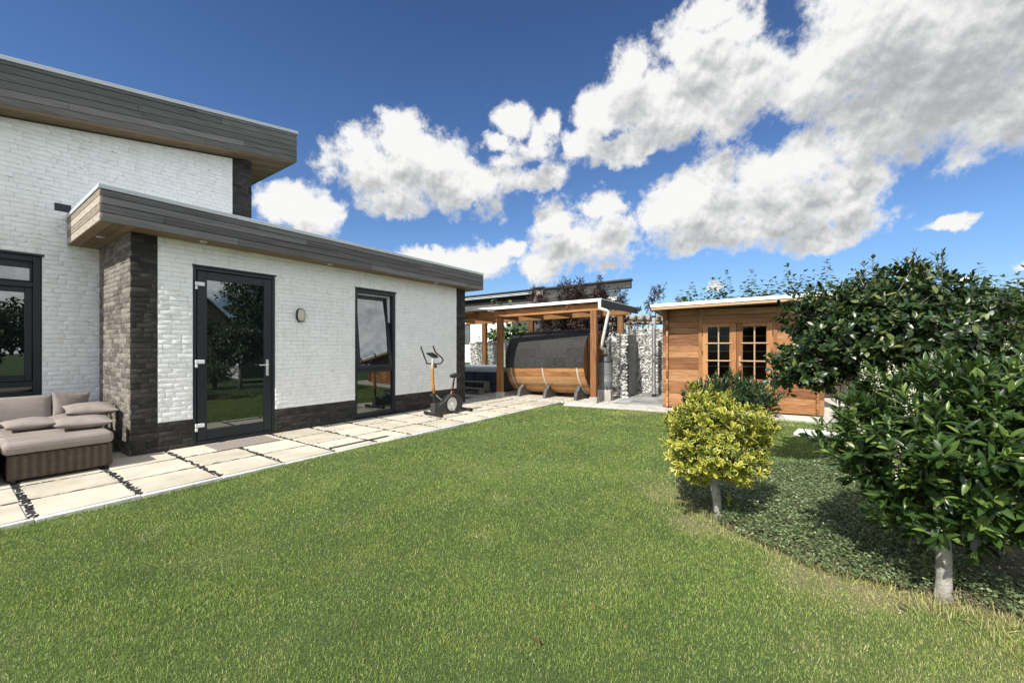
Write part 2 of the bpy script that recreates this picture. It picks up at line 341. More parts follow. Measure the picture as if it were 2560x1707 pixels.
def grass_mat():
    m, t, b = new_mat('grass')
    o = [n for n in t.nt.nodes if n.type == 'OUTPUT_MATERIAL'][0]
    r = t.n('ShaderNodeAttribute', attribute_name='rnd').outputs['Fac']
    e = t.n('ShaderNodeAttribute', attribute_name='edge').outputs['Fac']
    dry = t.n('ShaderNodeAttribute', attribute_name='dry').outputs['Fac']
    pos, p, big, mid = lawn_colour(t)
    g = t.ramp(t.math('ADD', t.math('MULTIPLY', r, .62), t.math('MULTIPLY', big, .38)),
               [(.18, (.055, .118, .016)), (.42, (.142, .240, .036)), (.62, (.265, .375, .068)), (.88, (.50, .58, .20))])
    g = t.mix(t.maprange(mid, .50, .70, 0, .6), g, (.32, .38, .06))
    g = t.mix(t.maprange(mid, .48, .32, 0, .5), g, (.055, .105, .024))
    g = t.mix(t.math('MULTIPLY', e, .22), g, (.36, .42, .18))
    g = t.mix(dry, g, t.ramp(r, [(0, (.36, .29, .13)), (.6, (.60, .52, .27)), (1, (.72, .65, .40))]))
    t.set(b.inputs['Base Color'], g); b.inputs['Roughness'].default_value = .5
    b.inputs['Specular IOR Level'].default_value = .15
    tr = t.n('ShaderNodeBsdfTranslucent', {'Color': g})
    mx = t.n('ShaderNodeMixShader', {0: .3, 1: b.outputs[0], 2: tr.outputs[0]})
    t.set(o.inputs[0], mx.outputs[0]); MATS['grass'] = m
    m, t, b = new_mat('turf')
    pos, p, big, mid = lawn_colour(t)
    fine = t.noise(p, 60, 4, .7)
    g = t.ramp(t.math('ADD', t.math('MULTIPLY', fine, .6), t.math('MULTIPLY', big, .4)),
               [(.25, (.014, .036, .006)), (.5, (.035, .075, .012)), (.75, (.08, .13, .025))])
    g = t.mix(t.maprange(mid, .56, .74, 0, .4), g, (.10, .13, .035))
    dry = t.n('ShaderNodeAttribute', attribute_name='dry').outputs['Fac']
    g = t.mix(dry, g, t.ramp(fine, [(.3, (.20, .17, .08)), (.7, (.44, .38, .20))]))
    t.set(b.inputs['Base Color'], g); b.inputs['Roughness'].default_value = .95
    t.set(b.inputs['Normal'], t.n('ShaderNodeBump', {'Strength': .8, 'Distance': .03, 'Height': fine}).outputs[0])
    MATS['turf'] = m
grass_mat()
# ------------------------------------------------------------------ mesh helpers
def link(o, parent=None):
    C.objects.link(o)
    if parent is not None: o.parent = parent
    return o
def tag(o, label=None, cat=None, group=None, kind=None):
    if label: o['label'] = label
    if cat: o['category'] = cat
    if group: o['group'] = group
    if kind: o['kind'] = kind
    return o
def thing(name, label, cat, loc=(0, 0, 0), rz=0.0, group=None):
    o = bpy.data.objects.new(name, None); o.empty_display_size = .2
    link(o); o.location = loc; o.rotation_euler = (0, 0, rz)
    return tag(o, label, cat, group)
I4 = Matrix.Identity(4)
class MB:
    def __init__(s): s.v = []; s.f = []; s.m = []; s.r = []
    def add(s, vs, fs, M=None, mi=0, rnd=None):
        n = len(s.v)
        if rnd is None: rnd = random.random()
        s.v += [tuple(M @ Vector(p)) for p in vs] if M is not None else [tuple(p) for p in vs]
        for f in fs:
            s.f.append(tuple(i + n for i in f)); s.m.append(mi); s.r.append(rnd)
        return s
    def box(s, x0, x1, y0, y1, z0, z1, M=None, mi=0, rnd=None):
        vs = [(x, y, z) for x in (x0, x1) for y in (y0, y1) for z in (z0, z1)]
        fs = [(0, 1, 3, 2), (4, 6, 7, 5), (0, 4, 5, 1), (2, 3, 7, 6), (0, 2, 6, 4), (1, 5, 7, 3)]
        return s.add(vs, fs, M, mi, rnd)
    def prism(s, poly, y0, y1, M=None, mi=0, rnd=None, axis='y'):
        """poly in (a,b): axis y -> (x,z); axis x -> (y,z); axis z -> (x,y)"""
        n = len(poly)
        g = {'y': lambda a, b, c: (a, c, b), 'x': lambda a, b, c: (c, a, b), 'z': lambda a, b, c: (a, b, c)}[axis]
        vs = [g(a, b, y0) for a, b in poly] + [g(a, b, y1) for a, b in poly]
        fs = [tuple(range(n)), tuple(range(2 * n - 1, n - 1, -1))] + [(i, i + n, (i + 1) % n + n, (i + 1) % n) for i in range(n)]
        return s.add(vs, fs, M, mi, rnd)
    def tube(s, pts, rad, n=8, cap=True, mi=0, rnd=None, M=None):
        pts = [Vector(p) for p in pts]
        if not hasattr(rad, '__len__'): rad = [rad] * len(pts)
        vs, fs = [], []
        prev = None
        for i, p in enumerate(pts):
            a = pts[max(0, i - 1)]; b = pts[min(len(pts) - 1, i + 1)]
            tdir = (b - a).normalized()
            if prev is None:
                side = tdir.orthogonal().normalized()
            else:
                side = (prev - tdir * prev.dot(tdir)).normalized()
            prev = side; up = tdir.cross(side)
            for k in range(n):
                an = 2 * math.pi * k / n
                vs.append(p + (side * math.cos(an) + up * math.sin(an)) * rad[i])
        for i in range(len(pts) - 1):
            for k in range(n):
                k2 = (k + 1) % n
                fs.append((i * n + k, i * n + k2, (i + 1) * n + k2, (i + 1) * n + k))
        if cap:
            fs.append(tuple(range(n - 1, -1, -1))); fs.append(tuple((len(pts) - 1) * n + k for k in range(n)))
        return s.add(vs, fs, M, mi, rnd)
    def lathe(s, prof, n=20, M=None, mi=0, rnd=None):
        vs, fs = [], []
        for r, z in prof:
            for k in range(n):
                an = 2 * math.pi * k / n; vs.append((r * math.cos(an), r * math.sin(an), z))
        for i in range(len(prof) - 1):
            for k in range(n):
                k2 = (k + 1) % n; fs.append((i * n + k, i * n + k2, (i + 1) * n + k2, (i + 1) * n + k))
        fs.append(tuple(range(n - 1, -1, -1))); fs.append(tuple((len(prof) - 1) * n + k for k in range(n)))
        return s.add(vs, fs, M, mi, rnd)
    def build(s, name, mats, parent=None, smooth=False, bevel=0.0, seg=1):
        me = bpy.data.meshes.new(name)
        me.from_pydata(s.v, [], s.f)
        if isinstance(mats, str): mats = [mats]
        for m in mats: me.materials.append(MATS[m])
        me.polygons.foreach_set('material_index', s.m)
        at = me.attributes.new('rnd', 'FLOAT', 'FACE'); at.data.foreach_set('value', s.r)
        if smooth: me.polygons.foreach_set('use_smooth', [True] * len(s.f))
        me.update()
        o = bpy.data.objects.new(name, me); link(o, parent)
        if bevel:
            b = o.modifiers.new('bevel', 'BEVEL'); b.width = bevel; b.segments = seg; b.limit_method = 'ANGLE'; b.angle_limit = R(40)
        if smooth == 'auto' or bevel:
            me.polygons.foreach_set('use_smooth', [True] * len(s.f))
            sm = [e for e in ()]
            me.set_sharp_from_angle(angle=R(40))
        return o
def mesh_np(name, verts, quads, matn, parent=None, attrs=None, smooth=True, tris=None):
    me = bpy.data.meshes.new(name)
    nv = len(verts); nq = len(quads); ntr = 0 if tris is None else len(tris)
    me.vertices.add(nv); me.vertices.foreach_set('co', np.ascontiguousarray(verts, np.float32).ravel())
    loops = quads.ravel() if tris is None else np.concatenate([quads.ravel(), tris.ravel()])
    starts = np.arange(nq) * 4 if tris is None else np.concatenate([np.arange(nq) * 4, nq * 4 + np.arange(ntr) * 3])
    me.loops.add(len(loops)); me.loops.foreach_set('vertex_index', loops.astype(np.int32))
    me.polygons.add(nq + ntr); me.polygons.foreach_set('loop_start', starts.astype(np.int32))
    me.update(calc_edges=True); me.validate()
    me.materials.append(MATS[matn])
    for k, a in (attrs or {}).items():
        at = me.attributes.new(k, 'FLOAT', 'POINT'); at.data.foreach_set('value', np.ascontiguousarray(a, np.float32))
    if smooth: me.polygons.foreach_set('use_smooth', np.ones(nq + ntr, bool))
    o = bpy.data.objects.new(name, me); link(o, parent)
    return o
def smooth_noise(x, y, seed, freq):
    r = np.random.default_rng(seed); out = 0
    for k in range(10):
        a = r.uniform(0, 2 * np.pi); f = freq * r.uniform(.5, 1.6); ph = r.uniform(0, 6.28)
        out = out + np.sin((x * np.cos(a) + y * np.sin(a)) * f * 2 * np.pi + ph)
    return out / 4.5
# rotated frame of the shed, barrel and gabions: local x = away (q), local y = left (p)
GA = R(8.5); S0 = (10.02, 2.59)
ga = Vector((-math.sin(GA), math.cos(GA), 0)); gb = Vector((math.cos(GA), math.sin(GA), 0))
def G(p, q, z=0.0):
    v = Vector((S0[0], S0[1], z)) + ga * p + gb * q
    return v
def toG(x, y):
    return (x - S0[0]) * ga.x + (y - S0[1]) * ga.y, (x - S0[0]) * gb.x + (y - S0[1]) * gb.y

# ------------------------------------------------------------------ ground, path, patio, bed
LAWN_Z = -0.035
BED = [(4.95, 1.16), (4.6, 1.12), (4.30, .98), (3.88, .72), (3.64, .48), (3.50, .24), (3.41, -.05), (3.33, -.40), (3.29, -.72),
       (3.30, -1.3), (3.5, -2.4), (5.5, -3.2), (7.0, -2.6), (7.1, -1.4), (6.7, -.75), (6.35, -.30), (6.0, .12), (5.7, .55), (5.35, .95)]
def bed_dist(x, y):
    """signed distance to the bed outline, negative inside"""
    x = np.asarray(x, float); y = np.asarray(y, float)
    dmin = np.full(x.shape, 1e9); inside = np.zeros(x.shape, bool)
    n = len(BED)
    for i in range(n):
        ax, ay = BED[i]; bx, by = BED[(i + 1) % n]
        ex, ey = bx - ax, by - ay
        t = np.clip(((x - ax) * ex + (y - ay) * ey) / (ex * ex + ey * ey), 0, 1)
        dmin = np.minimum(dmin, np.hypot(x - ax - t * ex, y - ay - t * ey))
        cr = ((ay > y) != (by > y)) & (x < (bx - ax) * (y - ay) / (by - ay + 1e-12) + ax)
        inside ^= cr
    return np.where(inside, -dmin, dmin)
o = MB().add([(-150, -150, -.09), (150, -150, -.09), (150, 150, -.09), (-150, 150, -.09)], [(0, 1, 2, 3)]).build('ground', 'turf'); tag(o, kind='structure')
def dry_prob(x, y):
    d = bed_dist(x, y); dn = smooth_noise(x, y, 22, 1.1)
    near = np.clip(1.1 - np.abs(d) / (.36 + .34 * dn.clip(-1, 1) + .12 * smooth_noise(x, y, 27, 3.0).clip(-1, 1)).clip(.08, 1), 0, 1) * np.clip((4.7 - x) / .8, 0, 1)
    patch = np.clip(smooth_noise(x, y, 23, .42) - .8, 0, 1) * .5 + np.clip(smooth_noise(x, y, 24, 1.2) - .85, 0, 1) * .55 + .085
    br = np.clip(1.25 - np.hypot((x - 2.5) / 1.1, (y + 1.3) / 1.2), 0, 1) * (.55 + .45 * dn.clip(-1, 1))
    fine = np.clip(.75 + .45 * smooth_noise(x, y, 29, 4.5) + .35 * smooth_noise(x, y, 30, 1.7), .08, 1.1)
    return np.clip((near * 1.1 + br * 1.25) * fine + patch, 0, .92)
# lawn sheet, gently uneven, meeting the kerb and the concrete strip
def lawn_sheet():
    nx, ny = 220, 260
    xs = np.linspace(-8, 9.6, nx); ys = np.linspace(-16, 5.14, ny)
    X, Y = np.meshgrid(xs, ys, indexing='ij')
    Z = LAWN_Z + .008 * smooth_noise(X, Y, 3, .35)
    v = np.stack([X, Y, Z], -1).reshape(-1, 3)
    i = (np.arange(nx - 1)[:, None] * ny + np.arange(ny - 1)[None, :]).ravel()
    q = np.stack([i, i + ny, i + ny + 1, i + 1], -1)
    o = mesh_np('lawn', v, q, 'turf', None, {'dry': (dry_prob(X, Y) * .6).ravel()}); tag(o, kind='structure')
lawn_sheet()
# bed soil: a low mound inside the outline
def bed_soil():
    cx = sum(p[0] for p in BED) / len(BED); cy = sum(p[1] for p in BED) / len(BED)
    mb = MB(); n = len(BED); vs = []
    ks = (1.0, .96, .8, .5, .2)
    for k, h in zip(ks, (-.04, .0, .015, .03, .03)):
        for x, y in BED: vs.append((cx + (x - cx) * k, cy + (y - cy) * k, h))
    vs.append((cx, cy, .03))
    fs = [(j * n + i, j * n + (i + 1) % n, (j + 1) * n + (i + 1) % n, (j + 1) * n + i) for j in range(len(ks) - 1) for i in range(n)]
    fs += [((len(ks) - 1) * n + i, (len(ks) - 1) * n + (i + 1) % n, len(ks) * n) for i in range(n)]
    o = mb.add(vs, fs).build('flower_bed_soil', 'soil', smooth=True); tag(o, kind='structure')
bed_soil()
# garden path of sandstone slabs with slate chips in the joints
JU0, PIT = .48, .669
def path():
    mb = MB()
    rows = [(5.205, 5.795), (5.835, 6.435), (6.475, 7.06)]
    ks = range(-6, 15)
    for (a, b) in rows:
        for k in ks:
            u = JU0 + k * PIT
            j = .004
            x0, x1 = u + .034 + random.uniform(-j, j), u + PIT - .034 + random.uniform(-j, j)
            h = random.uniform(-.0025, .0025)
            mb.box(x0, x1, a + random.uniform(-j, j), b + random.uniform(-j, j), -.045, h)
    o = mb.build('path_slabs', 'slab', bevel=.004); tag(o, kind='structure')
    o = MB().box(-3.7, 10.0, 5.19, 7.6, -.06, -.012).build('path_bed', 'joint_sand'); tag(o, kind='structure')
    mb = MB()
    for k in range(-6, 15):
        x = JU0 + k * PIT; L = PIT
        L1 = 1.6 if k <= 1 else .668
        mb.box(x, x + PIT - .004, 5.135, 5.188, -.10, -.006 + random.uniform(-.002, .002))
    o = mb.build('path_kerb', 'kerb', bevel=.006); tag(o, kind='structure')
    # slate chips
    mb = MB()
    def chip(x, y, l, w, ang):
        n = random.choice((4, 4, 5)); pts = []
        for i in range(n):
            a = 2 * math.pi * (i + random.uniform(-.25, .25)) / n
            pts.append((l / 2 * math.cos(a), w / 2 * math.sin(a)))
        M = Matrix.Translation((x, y, -.011)) @ Matrix.Rotation(ang, 4, 'Z') @ Matrix.Rotation(random.uniform(-.15, .15), 4, 'X')
        mb.prism(pts, 0, random.uniform(.006, .016), M, axis='z')
    for k in range(-6, 15):
        u = JU0 + k * PIT
        v = 5.20
        while v < 7.05:
            near = k <= 3
            for xx in ((-.018, .018) if near and random.random() < .2 else (0,)):
                chip(u + xx + random.uniform(-.014, .014), v + random.uniform(-.01, .01), random.choice((.075, .065, .055, .04, .028)) if xx == 0 else .032, random.uniform(.010, .034), random.gauss(0, .55))
            v += random.uniform(.03, .055) if near else random.uniform(.04, .075)
    for v in (5.815, 6.455):
        u = -3.4
        while u < 9.8:
            l = random.uniform(.04, .13)
            if u > 3.2 and random.random() < .35: u += l; continue
            chip(u, v + random.uniform(-.004, .004), l, random.uniform(.014, .026), random.uniform(-.1, .1))
            u += l * random.uniform(.85, 1.25) + .012
    u = -3.4
    while u < 9.8:
        if random.random() < .55: chip(u, 7.068 + random.uniform(-.01, .01), random.uniform(.02, .05), .02, random.uniform(-.6, .6))
        u += .06
    o = mb.build('slate_chips', 'slate_chip'); tag(o, kind='stuff', label='dark slate chips packed in the joints between the sandstone path slabs')
    # linear drain let into the slabs
    t = thing('linear_drain', 'long dark metal drain channel set flush in the path slabs', 'drain', (3.68, 5.36, 0))
    mb = MB(); mb.box(-.49, .49, -.035, .035, -.02, .0045)
    mb.build('drain_channel', 'black_plastic', t)
    mb = MB()
    for i in range(48): mb.box(-.48 + i * .0203, -.472 + i * .0203, -.028, .028, .0045, .0085)
    mb.build('grating', 'dark_grey_plastic', t)
path()
# patio under the pergola, concrete strip before the shed, flagstones by the shower
def gsheet(name, matn, p0, p1, q0, q1, z0, z1, bevel=0, div=1):
    mb = MB()
    for i in range(div):
        a = p0 + (p1 - p0) * i / div; b = p0 + (p1 - p0) * (i + 1) / div - (.004 if i < div - 1 else 0)
        mb.box(q0, q1, a, b, z0, z1)
    o = mb.build(name, matn, bevel=bevel); o.location = (*S0, 0); o.rotation_euler = (0, 0, GA)
    return tag(o, kind='structure')
gsheet('patio', 'patio_ground', -4.0, 9.5, -.12, 6.0, -.06, -.008)
gsheet('concrete_strip', 'concrete', -3.6, 2.35, -.62, -.125, -.10, .004, .008, 9)
def flagstones():
    mb = MB(); r = random.Random(5)
    ps = [1.2, .80, .42, .0]; 
    q = .02
    while q < 2.6:
        w = r.uniform(.30, .48)
        cut = [1.28, r.uniform(.75, .95), r.uniform(.35, .5), -.05]
        for i in range(3):
            j = lambda: r.uniform(-.018, .018)
            mb.prism([(q + .012 + j() * .5, cut[i + 1] + .012 + j()), (q + w - .012 + j(), cut[i + 1] + .012 + j()), (q + w - .012 + j(), cut[i] - .012 + j()), (q + .012 + j() * .5, cut[i] - .012 + j())], -.02, .004 + r.uniform(0, .004), axis='z')
        q += w
    o = mb.build('flagstones', 'flagstone'); o.location = (*S0, 0); o.rotation_euler = (0, 0, GA); tag(o, kind='structure')
flagstones()
def patio_slabs():
    mb = MB(); r = random.Random(9)
    for i in range(12):
        for j in range(8):
            p = 1.75 + i * .62; q = -.05 + j * .62
            if q > 2.9: continue
            mb.box(q + .02, q + .60, p + .02, p + .60, -.05, -.003 + r.uniform(-.002, .002))
    o = mb.build('patio_slabs', 'slab', bevel=.004); o.location = (*S0, 0); o.rotation_euler = (0, 0, GA); tag(o, kind='structure')
patio_slabs()
def pebbles():
    mb = MB(); r = random.Random(11)
    for i in range(900):
        p = r.uniform(1.35, 5.2); q = r.gauss(.05, .22)
        if r.random() < .3: p, q = r.uniform(1.3, 1.9), r.uniform(-.1, 1.2)
        s = r.uniform(.008, .02)
        M = Matrix.Translation(G(p, q, .004)) @ Matrix.Rotation(r.uniform(0, 6), 4, 'Z')
        mb.add([(s, 0, 0), (0, s * .8, 0), (-s, 0, 0), (0, -s * .7, 0), (0, 0, s * .8), (0, 0, -s * .4)], [(0, 1, 4), (1, 2, 4), (2, 3, 4), (3, 0, 4), (1, 0, 5), (2, 1, 5), (3, 2, 5), (0, 3, 5)], M, rnd=r.random())
    o = mb.build('pebbles', 'stone', smooth=True); tag(o, kind='stuff', label='pale pebbles strewn along the front of the barrel sauna')
pebbles()
sl = thing('stepping_stone', 'flat pale stone slab lying in the lawn beside the flowering laurel', 'stepping stone', (8.36, -.27, LAWN_Z))
MB().prism([(-.26, -.35), (.22, -.38), (.27, .30), (-.20, .36)], -.01, .05, axis='z').build('slab', 'kerb', sl, bevel=.01)

# ------------------------------------------------------------------ brick walls of real bricks
def brick_wall(mb, x0, x1, z0, z1, holes=(), M=I4, course=.0665, blen=.214, head=.106, seed=1, ztop=None, rel=.0034, jit=.0010, mend=0):
    """bricks in the local x-z plane facing -y; mortar plane rel*1.4 behind"""
    r = random.Random(seed); rn = np.random.default_rng(seed)
    g = .0065
    nz = int(round((z1 - z0) / course))
    def hole_spans(za, zb):
        sp = [(x0, x1)]
        for (a, b, c, d) in holes:
            if zb > c + .02 and za < d - .02:
                ns = []
                for s, e in sp:
                    if b <= s or a >= e: ns.append((s, e)); continue
                    if a > s: ns.append((s, a))
                    if b < e: ns.append((b, e))
                sp = ns
        return sp
    NX, NZ = 5, 3
    for k in range(nz + 1):
        za = z0 + k * course; zb = min(za + course, z1)
        if zb - za < .02: continue
        x = x0 - r.uniform(0, blen)
        if k % 2: x -= blen * .5
        cuts = []
        while x < x1:
            L = blen if r.random() < .72 else head
            cuts.append((x, x + L)); x += L
        for s, e in hole_spans(za, zb):
            for (a, b) in cuts:
                xa, xb = max(a, s), min(b, e)
                if xb - xa < .03: continue
                zt = zb
                if ztop is not None:
                    lim = min(ztop(xa), ztop(xb))
                    if za > lim - .02: continue
                    zt = min(zb, lim)
                xa2, xb2 = xa + g / 2 + r.uniform(-.002, .002), xb - g / 2 + r.uniform(-.002, .002)
                za2, zb2 = za + g / 2 + r.uniform(-.0015, .0015), zt - g / 2 + r.uniform(-.0015, .0015)
                if zb2 - za2 < .01: continue
                proud = r.uniform(-.001, .001); tx = r.gauss(0, .0006); tz = r.gauss(0, .0007)
                vs = []
                for i in range(NX + 1):
                    for j in range(NZ + 1):
                        fx = i / NX; fz = j / NZ
                        edge = i in (0, NX) or j in (0, NZ)
                        if i in (1, NX - 1): fx = .018 if i == 1 else .982
                        if j in (1, NZ - 1): fz = .07 if j == 1 else .93
                        px = xa2 + (xb2 - xa2) * fx; pz = za2 + (zb2 - za2) * fz
                        dpt = -rel - proud + tx * (fx * 2 - 1) + tz * (fz * 2 - 1) + r.gauss(0, jit * .4)
                        if edge: dpt += rel * .35; px += r.gauss(0, .0012); pz += r.gauss(0, .0018)
                        if edge and r.random() < .10: pz += (.012 if j == 0 else -.012 if j == NZ else 0) * r.random()
                        vs.append((px, dpt, pz))
                fs = [(i * (NZ + 1) + j, (i + 1) * (NZ + 1) + j, (i + 1) * (NZ + 1) + j + 1, i * (NZ + 1) + j + 1) for i in range(NX) for j in range(NZ)]
                ring = [i * (NZ + 1) for i in range(NX + 1)] + [NX * (NZ + 1) + j for j in range(1, NZ + 1)] + [i * (NZ + 1) + NZ for i in range(NX - 1, -1, -1)] + [j for j in range(NZ - 1, 0, -1)]
                nb = len(vs)
                for q in ring: vs.append((vs[q][0], .012, vs[q][2]))
                nr = len(ring)
                for i in range(nr):
                    fs.append((ring[(i + 1) % nr], ring[i], nb + i, nb + (i + 1) % nr))
                mb.add(vs, fs, M, rnd=r.random())
    # mortar, split round the holes
    zs = sorted({z0, z1, *[h[2] for h in holes], *[h[3] for h in holes]})
    zs = [z for z in zs if z0 <= z <= z1]
    for za, zb in zip(zs[:-1], zs[1:]):
        if zb - za < 1e-4: continue
        for s, e in hole_spans(za, zb):
            e -= mend
            if ztop is None: mb.box(s, e, .003, .10, za, zb, M, 1, rnd=.5)
            else: mb.prism([(s, za), (e, za), (e, min(zb, ztop(e))), (s, min(zb, ztop(s)))], .003, .10, M, 1, rnd=.5)

# ------------------------------------------------------------------ the house
FV, MV = 7.08, 8.78                    # facade plane of the low wing, wall plane of the tall part
house = thing('house', 'white brick house with dark brick columns, grey boarded flat roofs and a glazed door', 'house', (4.7, FV, 0))
def hpart(mb, name, mats, parent=None, **kw):
    o = mb.build(name, mats, parent or house, **kw)
    o.matrix_parent_inverse = Matrix.Translation((-4.7, -FV, 0)) if (parent or house) is house else o.matrix_parent_inverse
    return o
TF = Matrix.Translation((0, FV, 0)); TM = Matrix.Translation((0, MV, 0))
DOOR = (2.13, 3.25, -.1, 2.60); WIN = (4.73, 5.71, .0, 2.595)
mb = MB(); brick_wall(mb, 1.74, 7.60, .39, 2.95, [DOOR, WIN], TF, seed=2)
hpart(mb, 'wall', ['white_brick', 'mortar_white'], smooth='auto')
slope = lambda u: 4.505 + .174 * (u - .489)
BW = (-1.25, .885, .70, 2.715)
mb = MB()
brick_wall(mb, -2.4, 1.475, .0, 2.9925, [BW], TM, seed=3)
brick_wall(mb, -2.4, 3.26, 2.9925, 6.0, [], TM, seed=4, ztop=slope)
hpart(mb, 'wall', ['white_brick', 'mortar_white'], smooth='auto')
mb = MB(); brick_wall(mb, 3.26, 3.59, 3.0, 6.0, [], TM, seed=5, ztop=slope); mb.box(3.48, 3.59, MV + .09, MV + 3, 3, 5.06)
hpart(mb, 'column', ['dark_brick', 'mortar_dark'], smooth='auto')
mb = MB()
brick_wall(mb, 1.465, 1.74, .0, 2.93, [], TF, seed=6)
hpart(mb, 'column', ['dark_brick', 'mortar_dark'], smooth='auto'); mb = MB()
SIDE = Matrix.Translation((1.465, FV, 0)) @ Matrix.Rotation(R(-90), 4, 'Z')
brick_wall(mb, -1.69, .003, .0, 2.93, [], SIDE, seed=7, blen=.225, mend=.02)
hpart(mb, 'side_wall', ['sunlit_side_brick', 'mortar_sunlit'], smooth='auto')
mb = MB()
brick_wall(mb, 7.60, 7.925, .0, 2.93, [], TF, seed=8)
mb.box(7.825, 7.92, FV + .095, FV + 4, 0, 2.93, rnd=.3)
hpart(mb, 'column', ['dark_brick', 'mortar_dark'], smooth='auto')
for i, (a, b) in enumerate(((1.74, DOOR[0]), (DOOR[1], WIN[0]), (WIN[1], 7.60))):
    mb = MB(); brick_wall(mb, a, b, .0, .39, [], TF, seed=9 + i, course=.065)
    hpart(mb, 'plinth', ['dark_brick', 'mortar_dark'], smooth='auto')
# lower flat roof: boards, zinc edge, soffit
def boards_x(mb, x0, x1, y0, y1, zs, seed, f=None, lens=(1.6, 3.0), joint=.003):
    r = random.Random(seed)
    for za, zb in zs:
        x = x0
        first = True
        while x < x1 - .01:
            L = r.uniform(*lens) * (r.uniform(.3, 1) if first else 1); first = False
            e = min(x + L, x1)
            if x1 - e < .4: e = x1
            rn = r.random()
            if f is None: mb.box(x + joint / 2, e - joint / 2, y0, y1, za, zb, rnd=rn)
            else: mb.prism([(x + joint / 2, za + f(x)), (e - joint / 2, za + f(e)), (e - joint / 2, zb + f(e)), (x + joint / 2, zb + f(x))], y0, y1, rnd=rn)
            x = e
RX0, RX1, RY0 = 1.14, 8.225, 6.73
zs = [(2.905, 3.003), (3.010, 3.103), (3.110, 3.198), (3.205, 3.275)]
mb = MB(); boards_x(mb, RX0 + .004, RX1, RY0, RY0 + .02, zs, 21)
roof = hpart(mb, 'roof', 'grey_boards', bevel=.002)
def rpart(mb, name, mats, parent, **kw):
    return mb.build(name, mats, parent, **kw)
mb = MB()
for za, zb in zs: mb.box(RX0 - .018, RX0 + .002, RY0 + .004, MV - .012, za, zb)
rpart(mb, 'end_boards', 'grey_boards_sunlit', roof, bevel=.002)
mb = MB()
for za, zb in zs: mb.box(RX1 + .002, RX1 + .022, RY0 + .004, MV + 2, za, zb)
rpart(mb, 'end_boards', 'grey_boards', roof, bevel=.002)
mb = MB(); mb.box(RX0 + .01, RX1 - .006, RY0 + .024, MV - .01, 2.93, 3.28); mb.box(3.60, RX1 - .006, MV, MV + 2.2, 2.93, 3.28)
rpart(mb, 'roof_deck', 'black_gap', roof)
mb = MB(); x = RX0 - .03
for e in (2.55, 5.1, RX1 + .028):
    mb.box(x, e - .002, RY0 - .014, RY0 + .16, 3.284, 3.338); x = e
mb.box(RX0 - .03, RX0 + .1, RY0 + .16, MV - .012, 3.284, 3.338)
mb.box(RX1 - .1, RX1 + .028, RY0 + .16, MV + 2, 3.284, 3.338)
mb.box(RX0 + .1, RX1 - .1, RY0 + .16, MV - .012, 3.284, 3.30)
rpart(mb, 'edge_trim', 'zinc', roof, bevel=.003)
mb = MB(); x = RX0 + .004
for e in (1.255, 1.36, 1.462): mb.box(x, e - .005, RY0 + .026, MV - .014, 2.906, 2.922); x = e
y = RY0 + .026
for e in (6.85, 6.965, 7.075): mb.box(1.464, RX1, y, e - .006, 2.906, 2.922); y = e
for e in (8.03, 8.13, RX1): mb.box(7.93 if e == 8.03 else e - .1, e - .006, 7.08, MV + 2, 2.906, 2.922)
rpart(mb, 'soffit', 'soffit_wood', roof)
for (x, y) in ((1.30, 7.75), (4.1, 6.9), (6.72, 6.9), (2.2, 6.9)):
    mb = MB(); M = Matrix.Translation((x, y, 2.899)); mb.lathe([(.028, .006), (.028, .0), (.042, -.002), (.046, .006)], 20, M)
    rpart(mb, 'downlight', 'silver', roof, smooth='auto')
# upper sloping roof
mb = MB(); f = lambda u: .174 * (u - .489)
zs2 = [(4.536 + i * .1045, 4.536 + i * .1045 + .098) for i in range(5)] + [(5.062, 5.105)]
boards_x(mb, -2.6, 4.257, 8.40, 8.42, zs2, 24, f)
roof2 = hpart(mb, 'roof', 'grey_boards', bevel=.002)
mb = MB()
for za, zb in zs2: mb.box(4.259, 4.279, 8.404, 14, za + f(4.26), zb + f(4.26))
rpart(mb, 'end_boards', 'grey_boards', roof2)
mb = MB(); mb.prism([(-2.6, 4.56 + f(-2.6)), (4.25, 4.56 + f(4.25)), (4.25, 5.10 + f(4.25)), (-2.6, 5.10 + f(-2.6))], 8.425, 14)
rpart(mb, 'roof_deck', 'black_gap', roof2)
mb = MB(); mb.prism([(-2.6, 5.112 + f(-2.6)), (4.30, 5.112 + f(4.30)), (4.30, 5.168 + f(4.30)), (-2.6, 5.168 + f(-2.6))], 8.385, 14)
rpart(mb, 'edge_trim', 'zinc', roof2, bevel=.003)
mb = MB(); y = 8.425
for i in range(40):
    e = y + .115
    mb.prism([(-2.6, 4.537 + f(-2.6)), (4.25, 4.537 + f(4.25)), (4.25, 4.552 + f(4.25)), (-2.6, 4.552 + f(-2.6))], y, e - .006); y = e
    if y > 12: break
rpart(mb, 'soffit', 'soffit_wood', roof2)
mb = MB(); mb.box(1.0, 1.165, MV - .012, MV + .02, 3.385, 3.495)
hpart(mb, 'lintel_block', 'anthracite')
# black sheets painting the interior darkness behind openings
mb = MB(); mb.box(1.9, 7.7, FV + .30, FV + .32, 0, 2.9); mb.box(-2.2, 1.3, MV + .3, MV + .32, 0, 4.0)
hpart(mb, 'dark_backing', 'black_gap')
